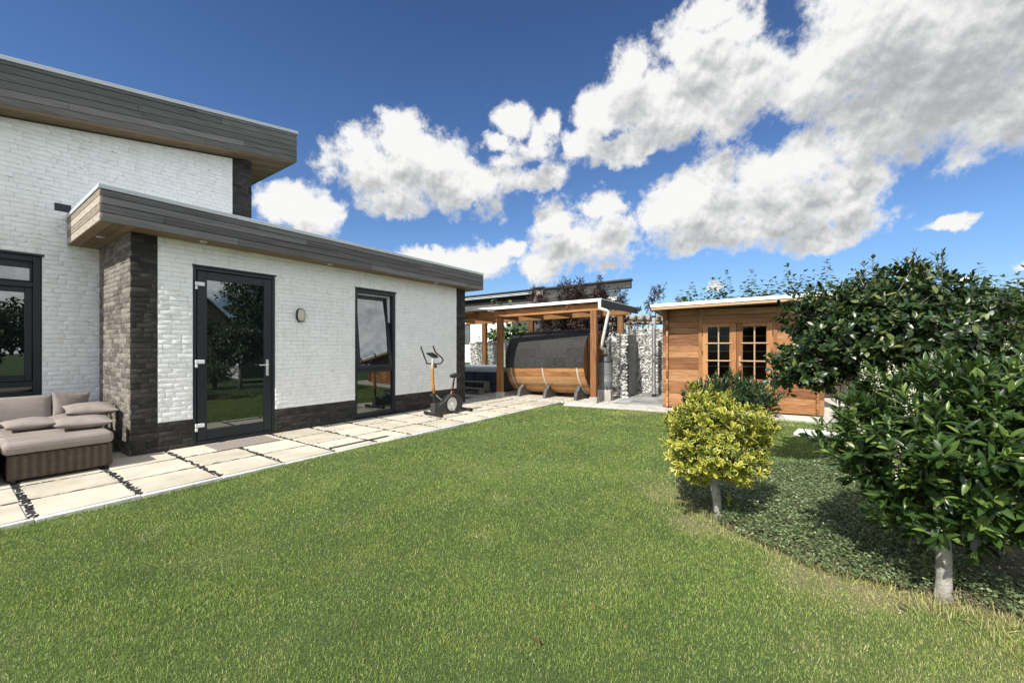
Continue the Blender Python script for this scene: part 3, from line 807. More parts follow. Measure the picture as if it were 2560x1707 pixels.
# door
def frame_rect(mb, x0, x1, z0, z1, w, y0, y1, wb=None, M=None):
    wb = w if wb is None else wb
    mb.box(x0, x0 + w, y0, y1, z0, z1, M); mb.box(x1 - w, x1, y0, y1, z0, z1, M)
    mb.box(x0 + w, x1 - w, y0, y1, z1 - w, z1, M); mb.box(x0 + w, x1 - w, y0, y1, z0, z0 + wb, M)
mb = MB(); frame_rect(mb, 2.185, 3.195, .062, 2.515, .118, FV + .004, FV + .06, .145)
door = hpart(mb, 'door', 'anthracite', bevel=.004)
mb = MB(); frame_rect(mb, 2.13, 3.25, -.01, 2.575, .047, FV + .012, FV + .10, .064); mb.box(2.12, 3.27, FV - .012, FV + .1, 2.578, 2.60)
rpart(mb, 'door_frame', 'anthracite', door, bevel=.003)
mb = MB(); mb.box(2.18, 3.20, FV + .061, FV + .075, .055, 2.52); mb.box(2.305, 3.075, FV + .03, FV + .055, .209, 2.395)
rpart(mb, 'seal', 'black_gap', door)
mb = MB(); mb.box(2.306, 3.074, FV + .022, FV + .028, .21, 2.394)
rpart(mb, 'pane', 'dark_glass', door)
mb = MB(); x = 3.125
mb.box(x - .019, x + .019, FV - .006, FV + .004, .955, 1.215)
mb.tube([(x, FV, 1.13), (x, FV - .05, 1.13), (x - .02, FV - .058, 1.13), (x - .14, FV - .058, 1.13)], .010, 10)
mb.lathe([(.009, 0), (.009, .012)], 12, Matrix.Translation((x, FV - .004, 1.0)) @ Matrix.Rotation(R(90), 4, 'X'))
rpart(mb, 'handle', 'silver', door, bevel=.003)
for z in (.255, 1.175, 2.30):
    mb = MB(); mb.box(2.156, 2.186, FV - .012, FV + .004, z, z + .055); mb.box(2.188, 2.272, FV - .008, FV + .004, z, z + .055); mb.box(2.156, 2.186, FV - .012, FV + .004, z - .055, z - .005)
    rpart(mb, 'hinge', 'kerb' if False else 'white_sheet', door, bevel=.004)
# narrow window with the top light tilted inwards
mb = MB(); frame_rect(mb, 4.735, 5.705, .02, 2.565, .062, FV + .02, FV + .11, .085)
mb.box(4.797, 5.643, FV + .02, FV + .11, .915, .985); mb.box(4.725, 5.725, FV - .012, FV + .11, 2.568, 2.595)
mb.box(4.70, 5.74, FV - .035, FV + .05, -.005, .018)
win = hpart(mb, 'window', 'anthracite', bevel=.003)
TILT = Matrix.Translation((0, FV + .045, .99)) @ Matrix.Rotation(R(-6), 4, 'X')
mb = MB(); frame_rect(mb, 4.800, 5.640, .0, 1.49, .075, -.03, .035, .075, TILT)
rpart(mb, 'sash', 'anthracite', win, bevel=.004)
mb = MB(); mb.box(4.875, 5.565, -.004, .004, .075, 1.415, TILT)
rpart(mb, 'pane', 'dark_glass', win)
mb = MB(); mb.box(4.797, 5.643, FV + .06, FV + .066, .105, .915)
rpart(mb, 'pane', 'dark_glass', win)
mb = MB(); mb.box(5.600, 5.641, FV + .115, FV + .28, .12, 2.5); mb.box(4.8, 5.6, FV + .13, FV + .28, 2.47, 2.5)
rpart(mb, 'reveal', 'render_white', win)
# big window of the tall part
mb = MB(); frame_rect(mb, -1.24, .875, .71, 2.69, .075, MV + .02, MV + .12)
mb.box(-1.165, .80, MV + .02, MV + .12, 2.25, 2.32); mb.box(-1.165, .80, MV + .02, MV + .12, .865, .935)
mb.box(-1.25, .905, MV - .015, MV + .12, 2.692, 2.72)
bw = hpart(mb, 'window', 'anthracite', bevel=.003)
mb = MB(); frame_rect(mb, -1.16, .795, .94, 2.245, .068, MV + .045, MV + .10); frame_rect(mb, -1.16, .795, 2.325, 2.61, .02, MV + .045, MV + .10)
mb.box(-1.14, .775, MV + .05, MV + .09, 2.52, 2.59)
rpart(mb, 'sash', 'anthracite', bw, bevel=.003)
mb = MB(); mb.box(-1.09, .727, MV + .07, MV + .076, 1.01, 2.175); mb.box(-1.14, .775, MV + .07, MV + .076, 2.345, 2.52)
rpart(mb, 'pane', 'dark_glass', bw)
mb = MB(); mb.box(-1.16, .795, MV + .07, MV + .076, .79, .862)
rpart(mb, 'pane', 'dark_glass', bw)
# oval wall lamp
lamp = thing('wall_lamp', 'oval cream bulkhead lamp with a dark rim on the white wall beside the door', 'wall lamp', (3.655, FV - .006, 1.967))
def oval(mb, w, h, y0, y1, n=28, bulge=0):
    pts = []
    for i in range(n):
        a = 2 * math.pi * i / n
        c, s_ = math.cos(a), math.sin(a)
        pts.append((w / 2 * math.copysign(abs(c) ** .75, c), h / 2 * math.copysign(abs(s_) ** .75, s_)))
    vs = [(x, y0, z) for x, z in pts] + [(x, y1, z) for x, z in pts] + [(x * .85, y1 - bulge * .7, z * .88) for x, z in pts] + [(x * .4, y1 - bulge, z * .45) for x, z in pts]
    fs = [(k * n + i, k * n + (i + 1) % n, (k + 1) * n + (i + 1) % n, (k + 1) * n + i) for k in range(3) for i in range(n)]
    fs.append(tuple(3 * n + i for i in range(n)))
    mb.add(vs, fs)
mb = MB(); oval(mb, .145, .235, .0, -.04, bulge=.006); mb.build('base', 'black_plastic', lamp, smooth='auto')
mb = MB(); oval(mb, .118, .205, -.035, -.052, bulge=.02); mb.build('diffuser', 'lamp_glass', lamp, smooth=True)
# doormat
dm = thing('doormat', 'flat grey-brown doormat on the slabs before the glazed door', 'doormat', (2.63, 6.70, .002))
mb = MB(); mb.box(-.40, .40, -.26, .27, 0, .014); mb.build('mat', 'mat_fibre', dm, bevel=.006)
# ------------------------------------------------------------------ lounge by the wall
def pillow(name, parent_label, cat, loc, w, dpt, h, rot=(0, 0, 0), group=None, seed=0, pinch=.10, matn='fabric', sq=.5):
    N = 18; r = random.Random(seed)
    ph = [r.uniform(0, 6.28) for _ in range(8)]
    vs, fs = [], []
    for side in (1, -1):
        for i in range(N + 1):
            for j in range(N + 1):
                s = math.sin((i / N * 2 - 1) * math.pi / 2); t = math.sin((j / N * 2 - 1) * math.pi / 2)
                x = w / 2 * s * (1 - pinch * (1 - t * t)); y = dpt / 2 * t * (1 - pinch * (1 - s * s))
                e = max(0, (1 - s * s)) * max(0, (1 - t * t))
                z = h / 2 * e ** sq
                edge = 1 - e
                z += .006 * e ** .3 * edge * (math.sin(s * 14 + ph[0] + t * 3) + math.sin(t * 15 + ph[1] + s * 4)) + .004 * e * math.sin(s * 5 + t * 6 + ph[2])
                vs.append((x, y, side * z + .012 * s * s * t * t))
    n = (N + 1) ** 2
    for k in (0, 1):
        for i in range(N):
            for j in range(N):
                q = (k * n + i * (N + 1) + j, k * n + (i + 1) * (N + 1) + j, k * n + (i + 1) * (N + 1) + j + 1, k * n + i * (N + 1) + j + 1)
                fs.append(q if k == 0 else q[::-1])
    o = MB().add(vs, fs, rnd=r.random()).build(name, matn, smooth=True)
    o.location = loc; o.rotation_euler = rot
    return tag(o, parent_label, cat, group)
bed = thing('rattan_daybed', 'brown rattan daybed with a taupe seat cushion beside the dark brick column', 'daybed', (.81, 6.6, 0))
mb = MB(); mb.box(-.385, .405, .005, 1.88, .03, .292); mb.box(-.385, .405, 1.62, 1.85, .292, .74); mb.box(.325, .405, .98, 1.62, .292, .515)
mb.build('base', 'wicker', bed, bevel=.025, seg=2)
mb = MB()
for x in (-.34, .36):
    for y in (.05, 1.8): mb.lathe([(.022, 0), (.025, .04)], 12, Matrix.Translation((x, y, 0)))
mb.build('foot', 'black_plastic', bed)
mb = MB(); mb.box(-.42, .415, -.025, 1.6, .298, .432); o = mb.build('seat_cushion', 'fabric', bed, bevel=.05, seg=4)
mb = MB(); mb.tube([(-.40, .50, .4325), (.40, .50, .4325)], .004, 6); mb.build('piping', 'fabric', o)
mb = MB(); mb.tube([(-.40, -.024, .365), (.395, -.024, .365)], .005, 6); mb.build('piping', 'fabric', o)
bed2 = thing('rattan_daybed', 'brown rattan daybed cut off by the left picture edge', 'daybed', (-.12, 6.6, 0))
mb = MB(); mb.box(-.5, .495, .005, 1.88, .03, .292); mb.box(-.5, .495, 1.62, 1.85, .292, .74)
mb.build('base', 'wicker', bed2, bevel=.025, seg=2)
mb = MB(); mb.box(-.51, .495, -.025, 1.6, .298, .432); mb.build('seat_cushion', 'fabric', bed2, bevel=.05, seg=4)
GP = 'loose taupe cushions on the daybed'
pillow('cushion', 'long taupe back cushion leaning against the daybed back at the left', 'cushion', (.27, 7.98, .60), 1.26, .40, .24, (R(68), 0, R(-2)), GP, 1, .03, sq=.33)
pillow('cushion', 'taupe cushion standing on its narrow end between the other cushions', 'cushion', (1.06, 7.99, .62), .40, .40, .15, (R(75), R(8), R(20)), GP, 2)
pillow('cushion', 'taupe cushion on top of the right armrest, highest of the pile', 'cushion', (1.19, 7.62, .60), .50, .42, .17, (R(8), R(1), R(-4)), GP, 3)
pillow('cushion', 'taupe cushion lying flat at the right end of the seat, over its edge', 'cushion', (1.05, 7.08, .508), .50, .42, .155, (R(3), R(1), R(-5)), GP, 4)
pillow('cushion', 'taupe cushion lying alone in the middle of the seat', 'cushion', (.655, 7.46, .505), .43, .36, .145, (R(5), R(-1), R(3)), GP, 5)
pillow('cushion', 'small taupe cushion half hidden behind the right seat cushion', 'cushion', (.92, 7.45, .50), .34, .34, .13, (R(14), R(-6), R(30)), GP, 6)

# ------------------------------------------------------------------ exercise bike
bike = thing('exercise_bike', 'black exercise bike with a wood-look handlebar post on the garden path', 'exercise bike', (6.4, 6.17, 0))
def bp(u, z, v=6.17): return (u - 6.4, v - 6.17, z)
mb = MB(); mb.tube([bp(5.97, .042, 6.46), bp(5.89, .042, 5.89)], .030, 14); 
for k in (0, 1):
    a, b = (bp(5.97, .042, 6.46), bp(5.955, .042, 6.36)) if k == 0 else (bp(5.905, .042, 5.99), bp(5.89, .042, 5.89))
    mb.tube([a, b], .038, 14)
mb.build('foot', 'black_plastic', bike, smooth='auto')
mb = MB(); mb.tube([bp(6.92, .042, 6.40), bp(6.84, .042, 5.92)], .030, 14); mb.tube([bp(6.92, .042, 6.40), bp(6.905, .042, 6.31)], .039, 14); mb.tube([bp(6.855, .042, 6.01), bp(6.84, .042, 5.92)], .039, 14)
mb.build('foot', 'black_plastic', bike, smooth='auto')
mb = MB(); prof = []
def arc(cx, cz, r, a0, a1, n): return [(cx + r * math.cos(R(a0 + (a1 - a0) * i / n)), cz + r * math.sin(R(a0 + (a1 - a0) * i / n))) for i in range(n + 1)]
body = [(-.50, .05), (-.50, .26), (-.40, .262), (-.36, .20), (-.27, .255)] + arc(.09, .215, .20, 130, 20, 9)[0:0] + [(-.16, .30), (-.10, .36), (-.01, .40), (.10, .412), (.21, .39), (.30, .33), (.36, .25), (.37, .16), (.34, .09), (.47, .06), (.47, .03), (-.42, .03)]
mb.prism(body, -.065, .065)
mb.build('casing', 'dark_grey_plastic', bike, bevel=.018, seg=3)
mb = MB(); Mx = Matrix.Translation((.0, -.066, .205)) @ Matrix.Rotation(R(90), 4, 'X')
mb.lathe([(.185, -.002), (.185, .014), (.165, .024), (.152, .024), (.150, .010)], 36, Mx)
mb.build('flywheel_cover', 'black_plastic', bike, smooth='auto')
mb = MB(); mb.lathe([(.148, 0), (.148, .017), (.10, .021), (.02, .023)], 36, Mx); mb.build('flywheel', 'silver', bike, smooth='auto')
mb = MB(); mb.tube([(.0, -.10, .205), (.035, -.115, .06)], [.018, .014], 10); mb.tube([(.0, -.06, .205), (.0, -.12, .205)], .022, 12); mb.build('crank', 'silver', bike, smooth='auto')
mb = MB(); mb.box(-.02, .10, -.21, -.12, .045, .07); mb.build('pedal', 'black_plastic', bike, bevel=.008)
mb = MB(); mb.tube([(.0, .07, .205), (.0, .12, .205), (-.26, .135, .40)], .014, 10); mb.build('crank', 'silver', bike, smooth='auto')
mb = MB(); mb.box(-.36, -.24, .13, .22, .39, .425, Matrix.Rotation(0, 4, 'Y')); mb.build('pedal', 'dark_grey_plastic', bike, bevel=.008)
mb = MB(); mb.tube([(-.448, 0, .20), (-.462, 0, .48)], .024, 12); mb.build('post_base', 'black_plastic', bike, smooth='auto')
mb = MB(); mb.tube([(-.450, 0, .47), (-.474, 0, .62), (-.492, 0, .80), (-.497, 0, .95), (-.492, 0, 1.04)], [.034, .034, .034, .034, .031], 14); mb.build('handlebar_post', 'bike_wood', bike, smooth=True)
mb = MB(); mb.tube([(-.494, 0, 1.03), (-.485, 0, 1.20)], .026, 12); mb.build('stem', 'silver', bike, smooth='auto')
mb = MB(); mb.lathe([(.01, 0), (.034, .01), (.038, .03), (.02, .045)], 14, Matrix.Translation((-.46, -.03, 1.02)) @ Matrix.Rotation(R(70), 4, 'X')); mb.build('knob', 'black_plastic', bike, smooth='auto')
mb = MB()
mb.tube([(-.485, -.20, 1.085), (-.485, -.10, 1.075), (-.485, .10, 1.075), (-.485, .20, 1.085)], .014, 10)
mb.tube([(-.485, .18, 1.078), (-.455, .205, 1.095), (-.50, .215, 1.19), (-.60, .22, 1.40), (-.607, .22, 1.44)], .015, 10)
mb.tube([(-.485, -.18, 1.078), (-.43, -.205, 1.10), (-.398, -.21, 1.155), (-.44, -.215, 1.205), (-.60, -.22, 1.30), (-.635, -.222, 1.335), (-.693, -.222, 1.445)], .015, 10)
mb.build('handlebar', 'black_plastic', bike, smooth=True)
mb = MB(); Mc = Matrix.Translation((-.50, 0, 1.245)) @ Matrix.Rotation(R(25), 4, 'Y')
mb.prism([(-.10, -.015), (.10, -.015), (.115, .012), (.07, .04), (-.07, .04), (-.115, .012)], -.075, .075, Mc); mb.build('console', 'black_plastic', bike, bevel=.012, seg=2)
mb = MB(); mb.box(-.055, .055, -.05, .05, .0405, .043, Mc); mb.build('display', 'tower_item', bike)
mb = MB(); mb.tube([(.05, 0, .40), (.085, 0, .47)], .028, 12); mb.tube([(.06, 0, .42), (.165, 0, .77)], .018, 12); mb.build('seat_post', 'copper', bike, smooth='auto')
mb = MB(); mb.tube([(.085, 0, .47), (.135, 0, .66)], .021, 12); mb.build('seat_tube', 'black_plastic', bike, smooth='auto')
vs, fs = [], []; N = 20
for k, (zz, sc) in enumerate(((.755, .55), (.775, .92), (.80, 1.0), (.822, .93), (.835, .55))):
    for i in range(N):
        a = 2 * math.pi * i / N
        x = .15 * math.cos(a); wv = .105 * (0.42 + .58 * (math.cos(a) * .5 + .5)) * math.sin(a)
        vs.append((.165 + x * sc, wv * sc * 1.25, zz + (.02 * (math.cos(a) * .5 + .5) if zz > .76 else 0)))
for k in range(4): fs += [(k * N + i, k * N + (i + 1) % N, (k + 1) * N + (i + 1) % N, (k + 1) * N + i) for i in range(N)]
fs += [tuple(range(N - 1, -1, -1)), tuple(4 * N + i for i in range(N))]
MB().add(vs, fs).build('saddle', 'black_plastic', bike, smooth=True)

# ------------------------------------------------------------------ pergola: local x = away, y = left
def gthing(name, label, cat, p, q, z=0, group=None, extra=0.0):
    return thing(name, label, cat, G(p, q, z), GA + extra, group)
perg = gthing('pergola', 'wooden pergola with brown posts and a flat roof above the barrel sauna', 'pergola', 0, 0)
zb = lambda p: 2.350 - .0265 * (p - 1.6)
def post(mb, p, q, z0, z1, s=.078): mb.box(q - s, q + s, p - s, p + s, z0, z1)
for (p, q, zt) in ((1.735, -.045, 2.345), (4.455, -.045, 2.27), (1.62, 2.6, 2.40), (4.66, 2.6, 2.33), (6.53, 2.6, 2.30), (6.95, -.045, 2.2)):
    mb = MB(); post(mb, p, q, .14 if q < 1 else 0, zt); mb.build('post', 'cedar_post', perg, bevel=.008)
for (p, q) in ((1.735, -.045), (4.455, -.045), (6.95, -.045)):
    mb = MB(); mb.box(q - .10, q + .10, p - .10, p + .10, -.02, .155); mb.build('post_base', 'concrete', perg, bevel=.008)
for (q, p0, p1, dz, h) in ((-.045, 1.59, 7.3, 0, .175), (2.6, 1.30, 7.3, .075, .15)):
    mb = MB()
    mb.add([(q + sx, p, zb(p) + dz + hz) for p in (p0, p1) for sx in (-.07, .07) for hz in (0, h)], [(0, 1, 3, 2), (4, 6, 7, 5), (0, 4, 5, 1), (2, 3, 7, 6), (0, 2, 6, 4), (1, 5, 7, 3)])
    mb.build('beam', 'cedar_beam', perg, bevel=.006)
skew = lambda p, q: p - .112 * q * max(0, (5 - p) / 3.4)
for p in (2.40, 3.345, 4.28, 5.16, 6.07, 6.95):
    mb = MB(); z = zb(p) + .165
    a, b = skew(p, -.17), skew(p, 2.95)
    vs = []
    for (q, pp, lo) in ((-.17, a, .035), (-.06, a, 0), (2.95, b, 0)):
        for s in (-.04, .04):
            for zz in (z - .09 + lo, z + .045): vs.append((q, pp + s, zz + (.03 if q > 1 else 0)))
    fs = []
    for k in (0, 1):
        o4 = k * 4
        for (i, j) in ((0, 1), (1, 3), (3, 2), (2, 0)): fs.append((o4 + i, o4 + j, o4 + 4 + j, o4 + 4 + i))
    fs += [(0, 2, 3, 1), (8, 9, 11, 10)]
    mb.add(vs, fs); mb.build('rafter', 'cedar_beam', perg)
rz0 = lambda p: zb(p) + .215
def slab4(mb, quad, z_lo, z_hi):
    vs = [(q, p, rz0(p) + z_lo + (.03 * q / 3)) for p, q in quad] + [(q, p, rz0(p) + z_hi + (.03 * q / 3)) for p, q in quad]
    mb.add(vs, [(0, 1, 2, 3), (7, 6, 5, 4), (0, 4, 5, 1), (1, 5, 6, 2), (2, 6, 7, 3), (3, 7, 4, 0)])
mb = MB(); slab4(mb, [(1.53, -.20), (7.4, -.20), (7.4, 3.0), (1.19, 3.0)], .04, .052)
roofp = mb.build('roof', 'clear_sheet', perg)
mb = MB(); slab4(mb, [(1.50, -.235), (7.4, -.235), (7.4, -.205), (1.50, -.205)], .008, .075); slab4(mb, [(1.505, -.204), (1.54, -.204), (1.20, 3.03), (1.165, 3.03)], .058, .075)
mb.build('edge_trim', 'white_sheet', roofp)
mb = MB(); slab4(mb, [(1.497, -.19), (1.527, -.19), (1.187, 3.02), (1.157, 3.02)], -.13, .056); mb.build('end_board', 'neighbour_boards', roofp)
mb = MB(); slab4(mb, [(1.56, -.26), (7.4, -.26), (7.4, -.24), (1.56, -.24)], -.004, .03); mb.build('gutter', 'pvc_white', roofp)
mb = MB(); mb.tube([(-.22, 1.545, 2.60), (-.22, 1.545, 2.415), (-.21, 1.535, 2.385), (-.06, 1.40, 2.335), (-.03, 1.375, 2.30), (-.02, 1.38, 2.25), (.28, 1.62, 1.46), (.30, 1.64, 1.42), (.34, 1.635, 1.395), (.50, 1.60, 1.375), (.56, 1.60, 1.35), (.60, 1.60, 1.26)], .040, 14)
mb.build('downpipe', 'pvc_white', perg, smooth='auto')

# ------------------------------------------------------------------ barrel sauna
BQ, BR, BZ = 1.20, .915, .985
BP0, BP1 = 1.93, 4.38
sau = gthing('barrel_sauna', 'wooden barrel sauna with a dark shingle roof lying on three cradles', 'barrel sauna', (BP0 + BP1) / 2 + .04, BQ, 0, None, R(-6))
TLT = Matrix.Translation((0, 0, BZ)) @ Matrix.Rotation(R(-1.6), 4, 'X')
HL = (BP1 - BP0) / 2
def arcseg(mb, a0, a1, r0, r1, y0, y1, n=3, rnd=None, M=TLT):
    vs = []
    for i in range(n + 1):
        a = a0 + (a1 - a0) * i / n
        for rr in (r0, r1):
            for y in (y0, y1): vs.append((rr * math.cos(a), y, rr * math.sin(a)))
    fs = []
    for i in range(n):
        b = i * 4
        fs += [(b, b + 4, b + 5, b + 1), (b + 2, b + 3, b + 7, b + 6), (b, b + 2, b + 6, b + 4), (b + 1, b + 5, b + 7, b + 3)]
    fs += [(0, 1, 3, 2), (4 * n, 4 * n + 2, 4 * n + 3, 4 * n + 1)]
    mb.add(vs, fs, M, rnd=rnd)
mb = MB(); NS = 44
for i in range(NS):
    a = 2 * math.pi * i / NS
    arcseg(mb, a + .004, a + 2 * math.pi / NS - .004, BR - .045, BR, -HL + random.uniform(0, .012), HL - random.uniform(0, .012), 2)
mb.build('staves', 'barrel_wood', sau, smooth='auto')
mb = MB(); r = random.Random(3)
a_lo = math.pi + .13; a_hi = -.13
nrow = 12; span = (a_lo - a_hi) / nrow
for k in range(nrow):
    a0 = a_lo - k * span; a1 = a0 - span - .02
    y = -HL - .012; L = .30 if k in (0, nrow - 1) else 1.0
    y -= r.uniform(0, L * .7)
    while y < HL + .012:
        ya, yb = max(y + .003, -HL - .012), min(y + L - .003, HL + .012)
        if yb > ya + .01:
            lift = .012 + .006 * r.random()
            vs = []; n = 3
            arcseg(mb, a0 + .012, a1, BR + .004, BR + lift + .004, ya, yb, 3, rnd=r.random())
        y += L
mb.build('roof_shingles', 'shingle', sau, smooth='auto')
mb = MB(); arcseg(mb, R(61), R(119), BR + .012, BR + .030, -HL - .02, HL + .02, 8); mb.build('shade_strip', 'panel_black', sau, smooth='auto')  # black strip painting the shade along the top of the barrel
mb = MB(); n = 48
for y, sg in ((-HL + .14, 1), (HL - .05, -1)):
    mb = MB(); vs = [(0, y, 0)] + [((BR - .046) * math.cos(2 * math.pi * i / n), y, (BR - .046) * math.sin(2 * math.pi * i / n)) for i in range(n)]
    fs = [(0, 1 + i, 1 + (i + 1) % n) for i in range(n)]
    mb.add(vs, fs, TLT, rnd=.4); mb.build('end_wall', 'shed_wood_v', sau)
mb = MB(); mb.box(-.30, .30, -HL + .10, -HL + .137, -.62, .78, TLT); sdo = mb.build('door', 'shed_wood_v', sau, bevel=.005)
mb = MB(); mb.box(-.17, .17, -HL + .088, -HL + .099, -.1, .6, TLT); mb.build('pane', 'dark_glass', sdo)
for y in (HL - .16, 0.02, -HL + .20):
    mb = MB(); arcseg(mb, math.pi + .14, 2 * math.pi - .14, BR + .001, BR + .006, y - .018, y + .018, 40); mb.build('band', 'steel_band', sau, smooth='auto')
for p in (3.95, 3.10, 2.17):
    y = p - (BP0 + BP1) / 2
    rr = BR + .004; zc = BZ + y * -.028
    arcp = [(rr * math.cos(a), zc + rr * math.sin(a)) for a in np.linspace(math.pi * 1.24, math.pi * 1.76, 16)]
    poly = [(-.93, 0), (-.86, .0)][:1] + [(-.85, .225), (-.76, .25)] + [q for q in arcp if q[0] > -.70 and q[0] < .70] + [(.76, .25), (.85, .225), (.93, 0)]
    mb = MB(); mb.prism([(a, b) for a, b in poly], y - .045, y + .045, axis='y'); mb.build('cradle', 'cradle_wood', sau, bevel=.005)

# ------------------------------------------------------------------ rain barrel on blocks
blk = gthing('concrete_block_stand', 'stack of pale concrete blocks under the grey rain barrel', 'block stand', 1.60, .64)
mb = MB(); mb.box(-.17, -.005, -.17, .0, 0, .295); mb.box(-.17, -.005, .006, .17, 0, .295); mb.box(.0, .17, -.17, .17, 0, .29)
mb.build('blocks', 'concrete', blk, bevel=.008)
rb = gthing('rain_barrel', 'small grey plastic rain barrel with a domed lid fed by the downpipe', 'rain barrel', 1.60, .64, .297)
mb = MB(); mb.lathe([(.15, 0), (.165, .02), (.172, .20), (.178, .205), (.178, .225), (.174, .23), (.178, .42), (.184, .425), (.184, .445), (.178, .45), (.182, .70), (.182, .735)], 32)
mb.build('body', 'grey_plastic', rb, smooth='auto')
mb = MB(); mb.lathe([(.188, .72), (.192, .745), (.185, .765), (.16, .86), (.12, .90), (.05, .915)], 32); mb.build('lid', 'dark_grey_plastic', rb, smooth='auto')
mb = MB(); mb.tube([(-.17, -.06, .06), (-.22, -.08, .06)], .013, 10); mb.box(-.225, -.205, -.09, -.07, .03, .10); mb.build('tap', 'black_plastic', rb)

# ------------------------------------------------------------------ hot tub and step
tub = gthing('hot_tub', 'dark blue hot tub with a grey padded cover under the pergola', 'hot tub', 5.95, 1.95)
mb = MB(); mb.prism([(-.98 + .14, -1.0), (.98 - .14, -1.0), (.98, -.86), (.98, .86), (.84, 1.0), (-.84, 1.0), (-.98, .86), (-.98, -.86)], .03, .625, axis='z'); mb.build('shell', 'tub_panel', tub, bevel=.02, seg=2)
mb = MB()
for y in (-.86, -.42, 0.02, .46, .86): mb.box(-.992, -.981, y - .012, y + .012, .05, .61)
mb.box(-.99, -.981, -.78, -.60, .25, .31)
mb.build('panel_trim', 'black_plastic', tub)
mb = MB(); mb.prism([(-.86, -1.03), (.86, -1.03), (1.02, -.88), (1.02, .88), (.86, 1.03), (-.86, 1.03), (-1.02, .88), (-1.02, -.88)], .628, .785, axis='z'); mb.build('cover', 'tub_cover', tub, bevel=.03, seg=2)
mb = MB()
for z in (.665, .705, .745): mb.prism([(-1.024, -.9), (-1.018, -.9), (-1.018, .9), (-1.024, .9)], z, z + .012, axis='z')
mb.build('cover_seam', 'zinc', tub)
stp = gthing('wooden_steps', 'small weathered two-tread wooden step in front of the hot tub', 'steps', 5.72, .52)
mb = MB(); mb.box(-.30, .0, -.43, .43, .15, .18); mb.build('tread', 'old_timber', stp, bevel=.004)
mb = MB(); mb.box(.0, .30, -.43, .43, .33, .36); mb.build('tread', 'old_timber', stp, bevel=.004)
for y in (-.43, .38):
    mb = MB(); mb.prism([(-.30, 0), (-.30, .149), (.0, .149), (.0, .329), (.30, .329), (.30, 0), (.22, 0), (.10, .10), (-.12, .04), (-.2, 0)], y, y + .05)
    mb.build('stringer', 'old_timber', stp, bevel=.004)

# ------------------------------------------------------------------ gabion walls: loose stones in wire cages
def ico():
    import bmesh
    bm = bmesh.new(); bmesh.ops.create_icosphere(bm, subdivisions=1, radius=1)
    v = np.array([q.co[:] for q in bm.verts]); f = np.array([[q.index for q in x.verts] for x in bm.faces]); bm.free(); return v, f
ICV, ICF = ico()
def stones(name, parent, spots, seed):
    r = np.random.default_rng(seed); n = len(spots)
    P = np.array([s[:3] for s in spots]); S = np.array([s[3] for s in spots])
    V = np.repeat(ICV[None], n, 0) * (1 + r.normal(0, .16, (n, len(ICV), 1)))
    V = np.clip(V, -.80, .80) * r.uniform(.7, 1.25, (n, 1, 3)) * np.array([1, 1.12, .82])
    a = r.uniform(-.8, .8, n); c, s = np.cos(a), np.sin(a)
    V2 = V.copy(); V2[..., 1] = V[..., 1] * c[:, None] - V[..., 2] * s[:, None]; V2[..., 2] = V[..., 1] * s[:, None] + V[..., 2] * c[:, None]
    V = V2 * S[:, None, None] + P[:, None, :]
    F = (ICF[None] + (np.arange(n) * len(ICV))[:, None, None]).reshape(-1, 3)
    o = mesh_np(name, V.reshape(-1, 3), np.zeros((0, 4), int), 'stone', parent, {'rnd': np.repeat(np.clip(r.normal(.55, .28, n), 0, 1), len(ICV))}, smooth=False, tris=F)
    o.data.polygons.foreach_set('use_smooth', [False] * len(o.data.polygons))
    return o
def gabion(label, q0, q1, p0, p1, h, seed, faces=('front',), pitch=.072):
    t = gthing('gabion_wall', label, 'gabion wall', (p0 + p1) / 2, (q0 + q1) / 2)
    cq, cp = (q0 + q1) / 2, (p0 + p1) / 2
    r = random.Random(seed); sp = []
    def grid(fn, L, H):
        nz = int(H / (pitch * .72))
        for k in range(nz + 1):
            nl = int(L / pitch)
            for i in range(nl + 1):
                l = (i + .5 * (k % 2)) * pitch + r.uniform(-.02, .02)
                if l > L: continue
                z = k * pitch * .72 + r.uniform(-.015, .015) + .03
                if z > H: continue
                sp.append((*fn(l, z), r.uniform(.037, .058)))
    if 'front' in faces: grid(lambda l, z: (q0 - cq + .05 + r.uniform(-.01, .015), p0 - cp + l, z), p1 - p0, h - .04)
    if 'right' in faces: grid(lambda l, z: (q0 - cq + l, p0 - cp + .05 + r.uniform(-.01, .015), z), q1 - q0, h - .04)
    grid(lambda l, z: (r.uniform(q0, q1) - cq, p0 - cp + l, h - .05 + r.uniform(0, .03)), p1 - p0, .12)
    stones('stones', t, sp, seed)
    mb = MB(); mb.box(q0 - cq + .06, q1 - cq - .06, p0 - cp + .06, p1 - cp - .02, 0, h - .06); mb.build('backing_box', 'old_timber', t)  # box added inside to block light between the stones
    mb = MB(); w = .0022
    n = int((p1 - p0) / .10)
    if 'front' in faces:
        for i in range(n + 1): y = p0 - cp + (p1 - p0) * i / n; mb.box(q0 - cq - w, q0 - cq + w, y - w, y + w, 0, h)
        for k in range(int(h / .10) + 1): mb.box(q0 - cq - 3 * w, q0 - cq - w, p0 - cp, p1 - cp, k * .10 - w, k * .10 + w)
    if 'right' in faces:
        n2 = int((q1 - q0) / .1)
        for i in range(n2 + 1): x = q0 - cq + (q1 - q0) * i / n2; mb.box(x - w, x + w, p0 - cp - w, p0 - cp + w, 0, h)
        for k in range(int(h / .10) + 1): mb.box(q0 - cq, q1 - cq, p0 - cp - 3 * w, p0 - cp - w, k * .10 - w, k * .10 + w)
    mb.build('wire_cage', 'wire', t)
    return t
g1 = gabion('long gabion wall of grey stones behind the hot tub and barrel sauna', 3.25, 3.55, 1.55, 7.6, 1.66, 31)
